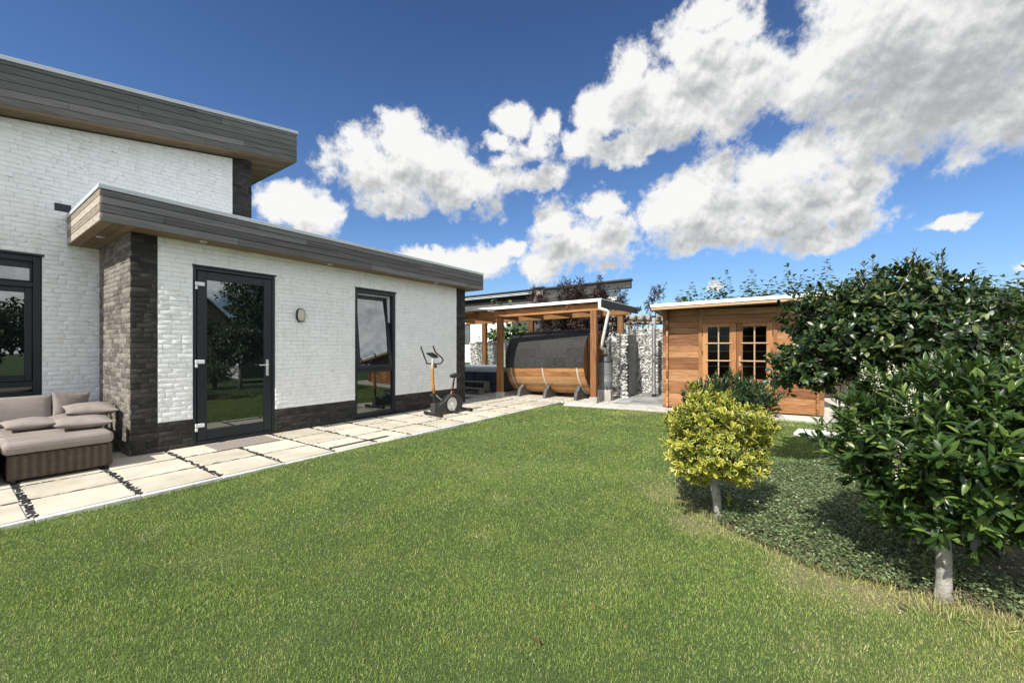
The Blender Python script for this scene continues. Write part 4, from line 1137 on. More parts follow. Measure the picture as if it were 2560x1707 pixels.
for p in (6.02, 5.18):
    mb = MB(); mb.box(-.21, -.10, p - 4.575 - .06, p - 4.575 + .06, 0, 1.72); mb.build('post', 'concrete', g1, bevel=.008)
gabion('short gabion pillar of grey stones carrying a slate panel', 1.30, 2.72, 1.20, 1.45, 1.80, 32, ('front', 'right'))
gabion('pale gabion wall behind the outdoor shower', 2.78, 3.08, -.5, 1.32, 2.0, 33)
sp = gthing('slate_panel', 'rough dark slate slab standing against the side of the gabion pillar', 'slate slab', 1.165, 2.1)
vs, fs = [], []; nx, nz = 22, 30
for i in range(nx + 1):
    for k in range(nz + 1):
        x = -.64 + 1.26 * i / nx; z = 1.79 * k / nz
        e = .012 * math.sin(k * 1.7) + .01 * math.sin(k * .6 + 1)
        x += e * (1 if i == nx else -1 if i == 0 else 0); z += .012 * math.sin(i * 1.3) if k == nz else 0
        vs.append((x, -.012 + random.gauss(0, .004) + .006 * math.sin(i * .7 + k * .35), z))
fs = [(i * (nz + 1) + k, (i + 1) * (nz + 1) + k, (i + 1) * (nz + 1) + k + 1, i * (nz + 1) + k + 1) for i in range(nx) for k in range(nz)]
mb = MB(); mb.add(vs, fs); mb.box(-.63, .60, .002, .022, 0, 1.76); mb.build('slab', 'slate_panel', sp, smooth='auto')

# ------------------------------------------------------------------ outdoor shower column
sh = gthing('outdoor_shower', 'tall silver shower column with a black top before the gabion wall', 'garden shower', .555, 2.06)
mb = MB(); mb.lathe([(.055, .08), (.055, 1.95)], 24); mb.build('column', 'steel_tube', sh, smooth='auto')
mb = MB(); mb.lathe([(.062, 0), (.062, .08)], 24); mb.build('foot', 'black_plastic', sh, smooth='auto')
mb = MB(); mb.lathe([(.056, 1.95), (.056, 2.28)], 24); mb.build('upper_column', 'tower_item', sh, smooth='auto')
mb = MB(); mb.lathe([(.060, 2.28), (.060, 2.325), (.05, 2.33)], 24); mb.lathe([(.060, 1.20), (.060, 1.222)], 24); mb.build('collar', 'black_plastic', sh, smooth='auto')
mb = MB(); mb.tube([(-.05, .0, 2.09), (-.10, .04, 2.11), (-.13, .085, 2.10)], .014, 10); mb.lathe([(.01, .03), (.05, .012), (.055, 0)], 18, Matrix.Translation((-.135, .09, 2.055)) @ Matrix.Rotation(R(15), 4, 'Y')); mb.build('shower_head', 'silver', sh, smooth='auto')
mb = MB(); mb.tube([(-.05, 0, 1.02), (-.085, 0, 1.02)], .016, 10); mb.tube([(-.08, 0, 1.02), (-.085, 0, 1.08)], .009, 8); mb.build('tap_lever', 'black_plastic', sh)
mb = MB(); mb.tube([(-.05, 0, .42), (-.08, 0, .42), (-.085, 0, .34)], .012, 8); mb.build('foot_tap', 'silver', sh)

# ------------------------------------------------------------------ log shed
shed = gthing('garden_shed', 'orange-brown log cabin shed with glazed double doors and a white-edged flat roof', 'garden shed', 0, 0)
PH = .1395
def logs_wall(spans, zlo, zhi, q0, q1, zoff=.058):
    mb = MB(); k = 0; z = zoff - PH
    while z < zhi:
        a, b = max(z, zlo), min(z + PH, zhi)
        if b - a > .03:
            rn = random.random()
            for (p0, p1, zmin, zmax) in spans:
                if a > zmax - .01 or b < zmin + .01: continue
                rn2 = (rn + random.uniform(0, .6)) % 1
                e0 = random.uniform(-.004, .004)
                mb.box(q0 + random.uniform(-.0015, .0015), q1, p0 + e0, p1 + e0, a + .0012, b - .0012, rnd=rn2)
        z += PH
    return mb
zt = lambda p: 2.275 + .0265 * (.27 - p)
DL, DR, DT = -.70, -2.21, 2.055
logs_wall([(DL, .085, 0, 3), (-3.03, DR, 0, 3), (DR, DL, DT, 3)], .02, 2.30, 0, .045).build('wall', 'shed_wood', shed, bevel=.007, seg=2)
mb = MB()
for (pa, pb) in ((-.045, .0), (-2.93, -2.885)):
    k = 0; z = .058 - PH * .5
    while z < 2.26:
        a, b = max(z, .02), min(z + PH, 2.26)
        mb.box(-.085, 2.45, pa, pb, a + .004, b - .004); z += PH
    mb.prism([(-.001, 2.0), (-.09, 2.05), (-.16, 2.13), (-.40, 2.265), (-.001, 2.265)], pa, pb)
mb.build('side_wall', 'shed_wood', shed, bevel=.006)
mb = MB(); mb.box(2.40, 2.445, -3.03, .085, .02, 2.26); mb.box(.046, 2.40, -2.884, -.046, .02, .05)
mb.build('back_wall', 'shed_wood', shed)
# roof, a little higher to the right
def sroof(mb, q0, q1, pL, pR, lo, hi):
    vs = [(q, p, zt(p) + z) for p in (pL, pR) for q in (q0, q1) for z in (lo, hi)]
    mb.add(vs, [(0, 1, 3, 2), (4, 6, 7, 5), (0, 4, 5, 1), (2, 3, 7, 6), (0, 2, 6, 4), (1, 5, 7, 3)])
mb = MB(); sroof(mb, -.525, 2.7, .245, -3.36, 0, .07); sr = mb.build('roof', 'soffit_wood', shed)
mb = MB(); sroof(mb, -.55, -.527, .27, -1.62, -.012, .044); sroof(mb, -.548, -.527, -1.623, -3.38, -.012, .044); sroof(mb, -.526, 2.72, .27, .247, -.012, .044); mb.build('fascia', 'pale_bar', sr)
mb = MB(); sroof(mb, -.565, -.526, .285, -3.39, .046, .118); sroof(mb, -.526, -.20, .285, -3.39, .072, .118); sroof(mb, -.20, 2.73, .285, .10, .069, .115); sroof(mb, -.20, 2.72, .10, -3.39, .069, .09); mb.build('edge_trim', 'white_sheet', sr, bevel=.004)
# double doors
mb = MB(); mb.box(-.022, .0, DL - .075, DL + .005, .03, DT); mb.box(-.022, .0, DR - .005, DR + .075, .03, DT); mb.box(-.020, .0, DR + .075, DL - .075, DT - .10, DT); mb.box(-.02, .04, DR + .07, DL - .07, .02, .045)
mb.build('door_frame', 'shed_wood_v', shed, bevel=.004)
for (a, b, gl, gr, hand) in ((-.752, -1.452, -.886, -1.322, 0), (-1.458, -2.158, -1.578, -2.022, 1)):
    mb = MB(); y0, y1 = -.012, .028
    mb.box(y0, y1, gl, a, .05, 1.95); mb.box(y0, y1, b, gr, .05, 1.95); mb.box(y0 + .002, y1, gr, gl, 1.872, 1.95); mb.box(y0 + .002, y1, gr, gl, .05, .20); mb.box(y0 + .002, y1, gr, gl, .62, .72)
    mb.box(y0 + .014, y1, gr, gl, .20, .62)
    ld = mb.build('door', 'shed_wood_v', shed, bevel=.004)
    mb = MB(); mb.box(.006, .010, gr, gl, .72, 1.872); mb.build('pane', 'clear_glass', ld)
    mb = MB(); m_ = (gl + gr) / 2; mb.box(-.026, .004, m_ - .014, m_ + .014, .72, 1.872)
    for z in (1.51, 1.118): mb.box(-.034, .003, gr - .04, gl + .04, z - .014, z + .014)
    frame_rect(mb, 0, 0, 0, 0, 0, 0, 0) if False else None
    mb.build('glazing_bars', 'pale_bar', ld, bevel=.003)
    hp = a - .02 if hand == 0 else b + .02
    for z in (1.73, 1.30, .35): mb = MB(); mb.box(-.03, -.012, hp - .008, hp + .008, z - .05, z + .05); mb.build('hinge', 'black_plastic', ld)
    if hand:
        mb = MB(); mb.box(-.024, -.012, -1.54, -1.50, 1.0, 1.22); mb.tube([(-.02, -1.52, 1.12), (-.055, -1.52, 1.12), (-.065, -1.55, 1.12), (-.065, -1.63, 1.115)], .012, 8); mb.build('handle', 'pale_bar', ld, bevel=.003)
shl = gthing('shelving_unit', 'pale metal shelf unit seen through the shed door panes', 'shelves', -1.5, 2.15, .05)
mb = MB()
for z in (.45, .85, 1.25, 1.65): mb.box(-.18, .18, -.9, .9, z, z + .03)
for y in (-.9, -.02, .87): mb.box(-.18, -.15, y, y + .03, 0, 1.8); mb.box(.15, .18, y, y + .03, 0, 1.8)
mb.build('frame', 'white_sheet', shl)

# ------------------------------------------------------------------ neighbour's house
nb = gthing('neighbour_house', 'dark boarded house with a low sloping roof behind the pergola', 'house', 7, 9.0)
def nq(mb, pts, q0, q1, rnd=None): mb.prism([(p - 7, z) for p, z in pts], q0 - 9, q1 - 9, axis='x', rnd=rnd)
tl = lambda p: 4.61 - (p - 2.49) * .0343
mb = MB()
for i in range(24):
    a = i * .115
    nq(mb, [(6.83, tl(6.83) - .07 - a - .112), (3.75 if i > 2 else 2.5, tl(2.5 if i < 3 else 3.75) - .07 - a - .112), (3.75 if i > 2 else 2.5, tl(2.5 if i < 3 else 3.75) - .07 - a), (6.83, tl(6.83) - .07 - a)], 9.0, 9.3)
wl = mb.build('wall', 'neighbour_boards', nb)
mb = MB(); nq(mb, [(3.85, 0), (3.2, 0), (3.2, 4.15), (3.85, 4.13)], 9.31, 9.6); mb.build('wall', 'render_white', nb)
mb = MB(); nq(mb, [(6.83, tl(6.83) - .07), (2.45, tl(2.45) - .07), (2.45, tl(2.45)), (6.83, tl(6.83))], 8.93, 9.33); nq(mb, [(6.8, tl(6.8) + .01), (7.42, tl(7.42) + .01), (7.42, tl(7.42) + .07), (6.8, tl(6.8) + .07)], 8.9, 9.6); mb.build('roof', 'dark_roofing', nb)
mb = MB()
for i in range(5): nq(mb, [(6.84 + i * .108, 3.7), (6.84 + i * .108 + .10, 3.7), (6.84 + i * .108 + .10, 4.42), (6.84 + i * .108, 4.42)], 9.02, 9.2)
mb.build('cladding', 'weathered_boards', nb)
mb = MB(); nq(mb, [(7.38, 4.30), (14, 4.11), (14, 4.23), (7.38, 4.45)], 9.0, 12.5); mb.build('roof', 'panel_black', nb)
mb = MB(); nq(mb, [(7.4, 4.245), (14, 4.05), (14, 4.085), (7.4, 4.28)], 8.85, 8.9); nq(mb, [(7.4, 4.17), (14, 3.97), (14, 4.0), (7.4, 4.205)], 8.8, 8.86); mb.build('rail', 'zinc', nb)
mb = MB(); nq(mb, [(6.84, .3), (8.68, .3), (8.68, 3.4), (6.84, 3.4)], 9.13, 9.3); mb.build('wall', 'neighbour_boards', nb)
mb = MB(); nq(mb, [(7.38, 3.75), (14, 3.6), (14, 4.12), (7.38, 4.3)], 9.3, 9.5); mb.build('wall', 'black_gap', nb)
mb = MB()
for i in range(4): nq(mb, [(6.86, 3.72 - i * .11), (14, 3.55 - i * .11), (14, 3.65 - i * .11), (6.86, 3.825 - i * .11)], 8.95, 9.2)
mb.build('cladding', 'grey_boards', nb)
mb = MB(); brick_wall(mb, -13, -8.7, 0.6, 3.35, [(-12.1, -11.3, 1.6, 2.75)], Matrix.Translation((.12, -7, 0)) @ Matrix.Rotation(R(-90), 4, 'Z'), seed=12)
mb.build('wall', ['white_brick', 'mortar_white'], nb, smooth='auto')
mb = MB(); frame_rect(mb, -12.1, -11.3, 1.6, 2.75, .06, .03, .09, None, Matrix.Translation((.12, -7, 0)) @ Matrix.Rotation(R(-90), 4, 'Z')); nw = mb.build('window', 'anthracite', nb)
mb = MB(); mb.box(-12.04, -11.36, .06, .066, 1.66, 2.69, Matrix.Translation((.12, -7, 0)) @ Matrix.Rotation(R(-90), 4, 'Z')); mb.build('pane', 'dark_glass', nw)
# rustic log pergola of the neighbours
lp = gthing('log_pergola', 'rustic pergola of peeled logs beyond the gabion wall', 'log pergola', 1.0, 7.0)
mb = MB()
mb.tube([(-.05, 1.7, 2.66), (.1, -.2, 2.52), (.1, -1.6, 2.50)], [.085, .08, .075], 10); mb.tube([(.35, 1.5, 2.45), (.4, -1.6, 2.40)], .065, 10); mb.tube([(1.3, 1.7, 2.62), (1.3, -1.8, 2.52)], .08, 10)
mb.build('beam', 'logs', lp, smooth='auto')
mb = MB()
for i in range(11): y = 1.5 - i * .30; mb.tube([(-.35, y, 2.72 - i * .012), (1.8, y + random.uniform(-.05, .05), 2.72 - i * .012)], random.uniform(.04, .06), 9)
mb.build('rafters', 'logs', lp, smooth='auto')
for (x, y) in ((.1, 1.4), (1.3, 1.4), (.1, -1.5), (1.3, -1.5)):
    mb = MB(); mb.tube([(x, y, 0), (x, y, 2.55)], .075, 10); mb.build('post', 'logs', lp, smooth='auto')
# ------------------------------------------------------------------ foliage tools
def leaf_tmpl(W, nl=4, fold=.22, droop=.25, pw=.9, ts=.5):
    """unit-length leaf: rows of left edge, midrib, right edge; widest at ts"""
    vs, ed = [], []
    for i in range(nl + 1):
        t = i / nl
        tt = t ** (math.log(.5) / math.log(ts))
        w = W / 2 * max(.02, math.sin(math.pi * min(max(tt, .015), .985)) ** pw)
        z = -droop * t * t
        vs += [(t, -w, z + fold * w), (t, 0, z), (t, w, z + fold * w)]
        e = 1.0 if i in (nl,) else 0.35 if i == 0 else 0
        ed += [1, e, 1]
    qs = []
    for i in range(nl):
        b = i * 3; qs += [(b, b + 3, b + 4, b + 1), (b + 1, b + 4, b + 5, b + 2)]
    return np.array(vs), np.array(qs), np.array(ed, float)
def norm(a): return a / np.maximum(np.linalg.norm(a, axis=-1, keepdims=True), 1e-9)
def leaves_arrays(P, D, Nrm, S, tmpl, r, wvar=.15):
    tv, tq, te = tmpl
    D = norm(D); side = norm(np.cross(Nrm, D)); n = np.cross(D, side)
    N = len(P); k = len(tv)
    sc = S[:, None]
    wj = (1 + r.normal(0, wvar, N))[:, None]
    dj = (1 + r.normal(0, .5, N))[:, None]
    V = P[:, None, :] + (tv[None, :, 0] * sc)[..., None] * D[:, None, :] + (tv[None, :, 1] * sc * wj)[..., None] * side[:, None, :] + (tv[None, :, 2] * sc * dj)[..., None] * n[:, None, :]
    Q = (tq[None] + (np.arange(N) * k)[:, None, None]).reshape(-1, 4)
    return V.reshape(-1, 3), Q, np.repeat(r.random(N), k), np.tile(te, N)
def leaves_mesh(name, matn, parent, P, D, Nrm, S, tmpl, seed, rnd=None, loc=None):
    r = np.random.default_rng(seed)
    V, Q, rr, ee = leaves_arrays(P, D, Nrm, S, tmpl, r)
    if rnd is not None: rr = np.repeat(rnd, len(tmpl[0]))
    if loc is not None: V = V - np.array(loc)
    return mesh_np(name, V, Q, matn, parent, {'rnd': rr, 'edge': ee})
def shoot_leaves(B, D, L, K, size, tilt, r, sizes=(1, .7), jit=.22):
    """B,D: shoot bases and directions (N,3), L lengths (N,), K leaves on each -> arrays for leaves_mesh"""
    N = len(B); D = norm(D)
    ref = np.where(np.abs(D[:, 2:3]) < .9, np.array([[0, 0, 1.]]), np.array([[1., 0, 0]]))
    s = norm(np.cross(ref, D)); t = np.cross(D, s)
    ph0 = r.uniform(0, 6.28, N)
    Ps, Ds, Ns, Ss = [], [], [], []
    for k in range(K):
        f = (k + .5) / K
        ang = ph0 + k * 2.3999 + r.normal(0, .25, N)
        rad = s * np.cos(ang)[:, None] + t * np.sin(ang)[:, None]
        ti = np.radians(tilt[0] + (tilt[1] - tilt[0]) * f) + r.normal(0, jit, N)
        d = D * np.cos(ti)[:, None] + rad * np.sin(ti)[:, None]
        Ps.append(B + D * (L * (f ** .8))[:, None]); Ds.append(d)
        Ns.append(norm(D - d * (D * d).sum(1, keepdims=True) + np.array([0, 0, .25])))
        Ss.append(size * (sizes[0] + (sizes[1] - sizes[0]) * f) * r.uniform(.7, 1.2, N))
    return np.concatenate(Ps), np.concatenate(Ds), np.concatenate(Ns), np.concatenate(Ss)
def crown_shoots(n, c, rad, r, inner=.45, lump=.16, up=.5, out=.8, rand=.3, zcut=None, seed=0, gap=.0):
    d = norm(r.normal(size=(n * 3, 3)))
    lum = 1 + lump * (np.sin(d[:, 0] * 5 + seed) + np.sin(d[:, 1] * 6 + 2 * seed) + np.sin(d[:, 2] * 7 + 3 * seed + d[:, 0] * 3)) / 1.7
    f = r.uniform(inner ** 2, 1, n * 3) ** .5
    P = d * (f * lum)[:, None] * np.array(rad) + np.array(c)
    keep = np.ones(len(P), bool)
    if zcut is not None: keep &= P[:, 2] > zcut
    if gap:
        g = np.sin(P[:, 0] * 9 + seed) + np.sin(P[:, 1] * 8 + 1.7 * seed) + np.sin(P[:, 2] * 10 + seed * .6)
        keep &= g > -3 + gap * 2
    P, d, f = P[keep][:n], d[keep][:n], f[keep][:n]
    D = norm(d * out + np.array([0, 0, up]) + r.normal(0, rand, P.shape))
    return P, D, f
def limbs(mb, base, top, r0, tips, r, thick=.010, bend=.1):
    base = np.array(base, float); top = np.array(top, float)
    for tp in tips:
        f = r.uniform(.55, 1.0)
        st = base + (top - base) * f
        mid = (st + tp) / 2 + r.normal(0, bend, 3) * np.array([1, 1, .4]) + np.array([0, 0, .04])
        mb.tube([st, mid, tp], [thick, thick * .7, thick * .3], 5, cap=False)
def plant(name, label, cat, loc, group=None): return thing(name, label, cat, loc, 0, group)
def sub(A, loc): return A - np.array(loc)

# front laurel: standard with a pale mottled trunk, long glossy leaves and white flower spikes
def laurel_front():
    r = np.random.default_rng(41); base = (3.306, -.665, -.02)
    t = plant('laurel_tree', 'low laurel tree on a mottled pale trunk with long glossy leaves and white flower spikes', 'tree', base)
    c = (3.45, -.77, .80)
    mb = MB(); b = Vector((0, 0, 0))
    mb.tube([(0, 0, -.02), (.0, .0, .03), (.005, -.004, .12), (.012, -.003, .28), (.02, .0, .42), (.05, .01, .62)], [.048, .039, .034, .034, .036, .026], 16)
    mb.build('trunk', 'pale_bark', t, smooth=True)
    P, D, f = crown_shoots(1300, c, (.61, .66, .49), r, .34, .10, .75, .75, .26, zcut=.25, seed=3)
    mb = MB(); limbs(mb, (0, 0, .35), (.05, .01, .62), .02, sub(P[:110], base), r, .009, .05); mb.build('branches', 'bark', t, smooth=True)
    A = shoot_leaves(P - D * .06, D, np.full(len(P), .12), 9, .108, (64, 18), r, (1.0, .65), .26)
    leaves_mesh('crown', 'laurel_leaf', t, *A, leaf_tmpl(.29, 5, .30, .16, .85, .55), 42, loc=base)
    flower_spikes(t, base, c, (.60, .63, .50), 52, 43, left=True)
def flower_spikes(t, base, c, rad, n, seed, left=False, h=.09, name='flowers'):
    r = np.random.default_rng(seed)
    P, D, f = crown_shoots(n * 5, c, rad, r, .88, .12, 1.1, .55, .2, seed=3)
    k = P[:, 2] > c[2] - .16
    if left:
        # towards the lawn side and the far side of the crown
        k &= ((P[:, 0] - c[0]) * .55 + (P[:, 1] - c[1]) * .83) > .02
    P, D = P[k][:n], D[k][:n]
    tm = leaf_tmpl(.8, 2, .1, .1)
    for p, d in zip(P, D):
        d = norm(d + np.array([0, 0, .5])); L = h * r.uniform(.7, 1.4); m = int(55 * L / .12)
        ref = norm(np.cross(d, [0.3, .5, .1])); tt = np.cross(d, ref)
        ff = r.random(m); a = r.uniform(0, 6.28, m)
        rad_ = (np.cos(a)[:, None] * ref + np.sin(a)[:, None] * tt)
        w = .017 * (1 - .75 * ff)
        V1 = leaves_arrays(p + d * (ff * L + .02)[:, None] + rad_ * w[:, None], norm(rad_ + r.normal(0, .6, (m, 3))), norm(rad_ * .3 + d + r.normal(0, .3, (m, 3))), r.uniform(.009, .016, m) * (1 - .4 * ff), tm, r)
        o = mesh_np('flower_spike', V1[0] - np.array(base), V1[1], 'flower_white', t, {'rnd': V1[2], 'edge': V1[3]})
laurel_front()
def laurel_flowering():
    r = np.random.default_rng(51); base = (5.32, -1.52, 0)
    t = plant('laurel_bush', 'flowering laurel bush with many cream flower spikes at the right picture edge', 'bush', base)
    c = (5.32, -1.52, .78)
    mb = MB()
    for k in range(6): a = k * 1.05; mb.tube([(0, 0, -.02), (.08 * math.cos(a), .08 * math.sin(a), .3), (.25 * math.cos(a), .25 * math.sin(a), .7)], [.022, .018, .008], 8)
    mb.build('stems', 'bark', t, smooth=True)
    P, D, f = crown_shoots(420, c, (.62, .66, .58), r, .45, .12, .7, .8, .3, seed=5)
    A = shoot_leaves(P - D * .05, D, np.full(len(P), .14), 8, .105, (75, 28), r, (1, .75))
    leaves_mesh('crown', 'laurel_leaf', t, *A, leaf_tmpl(.29, 4, .30, .16, .85, .55), 52, loc=base)
    flower_spikes(t, base, c, (.60, .64, .58), 60, 53)
laurel_flowering()
def laurel_back():
    r = np.random.default_rng(61); base = (5.72, -.62, 0)
    t = plant('laurel_tree', 'large dense dark laurel tree with broad leaves before the right end of the shed', 'tree', base)
    c = (5.80, -.76, 1.56)
    mb = MB(); mb.tube([(0, 0, -.05), (.0, .0, .4), (.02, -.02, .9), (.05, -.06, 1.4)], [.075, .055, .05, .035], 12)
    mb.build('trunk', 'bark', t, smooth=True)
    P, D, f = crown_shoots(1900, c, (.80, .86, .62), r, .34, .14, .45, .85, .35, zcut=.98, seed=8)
    # a low spreading lobe on the lawn side and upright sprigs on top
    P2, D2, _ = crown_shoots(170, (5.55, -.06, 1.18), (.28, .32, .24), r, .3, .15, .3, .9, .35, seed=2)
    P3 = np.stack([r.uniform(5.4, 6.1, 16), r.uniform(-1.2, -.4, 16), r.uniform(2.02, 2.16, 16)], -1); D3 = norm(np.stack([r.normal(0, .25, 16), r.normal(0, .25, 16), np.ones(16)], -1))
    P = np.concatenate([P, P2, P3]); D = np.concatenate([D, D2, D3])
    L = np.full(len(P), .13); L[-16:] = r.uniform(.14, .30, 16)
    mb = MB(); limbs(mb, (0, 0, .7), (.05, -.06, 1.4), .03, sub(P[::6], base), r, .012, .08)
    for p, d, l in zip(P3, D3, L[-16:]): q = p - np.array(base); mb.tube([q - d * .25, q + d * l], [.006, .003], 5, cap=False)
    mb.build('branches', 'bark', t, smooth=True)
    A = shoot_leaves(P - D * .05, D, L, 9, .090, (84, 30), r, (1.0, .75), .35)
    leaves_mesh('crown', 'back_laurel_leaf', t, *A, leaf_tmpl(.50, 4, .22, .12, .75, .52), 62, loc=base)
laurel_back()
def bush_mid():
    r = np.random.default_rng(71); base = (7.98, 1.0, -.02)
    t = plant('laurel_bush', 'wide low laurel bush with upright narrow leaves before the shed doors', 'bush', base)
    c = (7.98, 1.0, .50)
    mb = MB()
    for k in range(9): a = k * .7; mb.tube([(.03 * math.cos(a), .03 * math.sin(a), -.03), (.2 * math.cos(a), .2 * math.sin(a), .3), (.4 * math.cos(a), .4 * math.sin(a), .65)], [.016, .012, .006], 6)
    mb.build('stems', 'bark', t, smooth=True)
    P, D, f = crown_shoots(470, c, (.70, .74, .40), r, .35, .10, .95, .75, .22, zcut=.12, seed=4)
    A = shoot_leaves(P - D * .08, D, np.full(len(P), .17), 10, .125, (62, 20), r, (1.0, .75))
    leaves_mesh('crown', 'bush_leaf', t, *A, leaf_tmpl(.23, 4, .3, .14, .85, .55), 72, loc=base)
    flower_spikes(t, base, (7.98, 1.0, .55), (.62, .66, .42), 9, 73)
bush_mid()
def golden():
    r = np.random.default_rng(81); base = (3.805, .561, .0)
    t = plant('euonymus_shrub', 'round yellow variegated shrub on a short grey trunk at the edge of the lawn', 'shrub', base)
    c = (3.775, .605, .635)
    mb = MB(); mb.tube([(0, 0, -.03), (.004, .006, .02), (-.006, .012, .12), (-.022, .03, .25), (-.03, .04, .42)], [.042, .036, .031, .031, .025], 14)
    mb.tube([(.02, -.01, -.02), (.012, -.006, .12), (-.002, .008, .27)], [.016, .014, .010], 8)
    mb.build('trunk', 'pale_bark', t, smooth=True)
    P, D, f = crown_shoots(600, c, (.385, .39, .385), r, .48, .22, .5, .9, .30, zcut=.235, seed=6)
    mb = MB(); limbs(mb, (-.01, .02, .2), (-.03, .04, .45), .015, sub(P[:70], base), r, .006, .03); mb.build('branches', 'bark', t, smooth=True)
    A = shoot_leaves(P - D * .02, D, np.full(len(P), .055), 9, .066, (82, 25), r, (1.0, .72), .25)
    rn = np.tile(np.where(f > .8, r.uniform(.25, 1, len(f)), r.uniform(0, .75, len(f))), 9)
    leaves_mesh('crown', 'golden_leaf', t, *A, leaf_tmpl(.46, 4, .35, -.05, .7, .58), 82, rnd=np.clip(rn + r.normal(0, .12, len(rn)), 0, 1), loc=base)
    P = np.array([[3.90, .50, .02], [3.92, .49, .07]]); D = np.array([[.1, 0, 1.], [.0, .1, 1.]])
    A = shoot_leaves(P, D, np.full(2, .08), 8, .04, (70, 30), r)
    leaves_mesh('sucker_shoot', 'golden_leaf', t, *A, leaf_tmpl(.5, 4, .35, -.05, .7, .58), 83, rnd=np.full(16, .9), loc=base)
golden()
# hedge behind the shed with tall whorled shoots, running on to the right edge of the picture
def hedge():
    t = plant('hedge', 'tall green hedge with upright leafy shoots behind the shed roof', 'hedge', (*G(-3.2, 4.2)[:2], 0))
    base = np.array([*G(-3.2, 4.2)[:2], 0]); r = np.random.default_rng(91)
    def gw(p, q, z): return np.stack([S0[0] + p * ga.x + q * gb.x, S0[1] + p * ga.y + q * gb.y, z], -1)
    n = 15000
    p = r.uniform(-10.5, .1, n); face = r.random(n)
    top = 2.92 + .10 * np.sin(p * 2.1) + .08 * np.sin(p * 5.3 + 1) - .05 * (p < -5) + .12 * np.sin(p * .9)
    z = np.where(face < .35, top - r.random(n) * .25, r.uniform(.15, 1, n) ** .6 * top)
    q = np.where(face < .35, r.uniform(3.55, 4.6, n), 3.55 + r.uniform(0, .45, n) + .12 * np.sin(p * 3) * np.sin(z * 3))
    P = gw(p, q, z); D = norm(r.normal(0, .6, (n, 3)) + np.array([-gb.x, -gb.y, -.15])); Nn = norm(r.normal(0, .35, (n, 3)) + np.array([-.35, 0, .9]))
    leaves_mesh('foliage', 'hedge_leaf', t, P, D, Nn, r.uniform(.055, .10, n), leaf_tmpl(.72, 2, .15, .2, .6), 92, loc=base)
    mb = MB()
    for i in range(34):
        pp = -10.3 + i * .345; a = gw(np.array(pp), np.array(4.05 + r.normal(0, .12)), np.array(0.)) - base
        mb.tube([a, a + np.array([r.normal(0, .05), r.normal(0, .05), 1.3]), a + np.array([r.normal(0, .1), r.normal(0, .1), 2.8])], [.03, .022, .012], 6)
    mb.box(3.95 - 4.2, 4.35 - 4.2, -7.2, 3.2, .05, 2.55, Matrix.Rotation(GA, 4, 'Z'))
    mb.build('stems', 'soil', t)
    TIPS = [(0.70, 3.44), (-0.04, 3.20), (-0.22, 3.15), (-0.35, 3.44), (-0.73, 3.21), (-0.94, 3.50), (-1.14, 3.50), (-1.29, 3.71), (-1.81, 3.33), (-1.97, 3.70), (-2.27, 3.34), (-2.44, 3.34), (-2.66, 3.42), (-2.89, 3.80), (-3.03, 3.45), (-3.23, 3.56), (-3.50, 3.54), (-3.76, 3.81), (-4.32, 3.50), (-5.81, 3.62), (-6.77, 3.44), (-7.12, 3.12), (-7.30, 3.10), (-7.46, 3.12), (-7.57, 3.30)]
    for i, (pp, zz) in enumerate(TIPS):
        q0 = 3.8; zb_ = 2.45 + r.uniform(-.1, .1); m = max(6, int((zz - zb_) / .075))
        Ps, Ds, Ns, Ss = [], [], [], []
        lean = r.normal(0, .04, 2)
        for k in range(m):
            f = k / (m - 1); zc = zb_ + (zz - zb_) * f
            for j in range((7 if f < .75 else 4) if i else 3):
                a = k * 1.57 + j * (2 * math.pi / 5) + r.normal(0, .3); el_ = r.uniform(-.15, .35) + .8 * (f > .93)
                rr = .14 * (1 - f) ** .6 + .015
                c0 = gw(np.array(pp + lean[0] * f), np.array(q0 + lean[1] * f), np.array(zc))
                d = np.array([math.cos(a) * math.cos(el_), math.sin(a) * math.cos(el_), math.sin(el_)])
                Ps.append(c0 + d * rr * r.uniform(.2, 1)); Ds.append(d); Ns.append(np.array([r.normal(0, .25), r.normal(0, .25), 1])); Ss.append((.24 if i else .13) * (1 - .60 * f) * r.uniform(.7, 1.15))
        so = leaves_mesh('shoot', 'hedge_leaf', t, np.array(Ps), np.array(Ds), np.array(Ns), np.array(Ss), leaf_tmpl(.62, 2, .15, .3, .6), 100 + i, loc=base)
        a = gw(np.array(pp), np.array(q0), np.array(zb_ - .4)) - base; b = gw(np.array(pp + lean[0]), np.array(q0 + lean[1]), np.array(zz)) - base
        ms = MB(); ms.tube([a, b], [.009, .003], 4, cap=False); ms.build('stem', 'bark', so)
hedge()
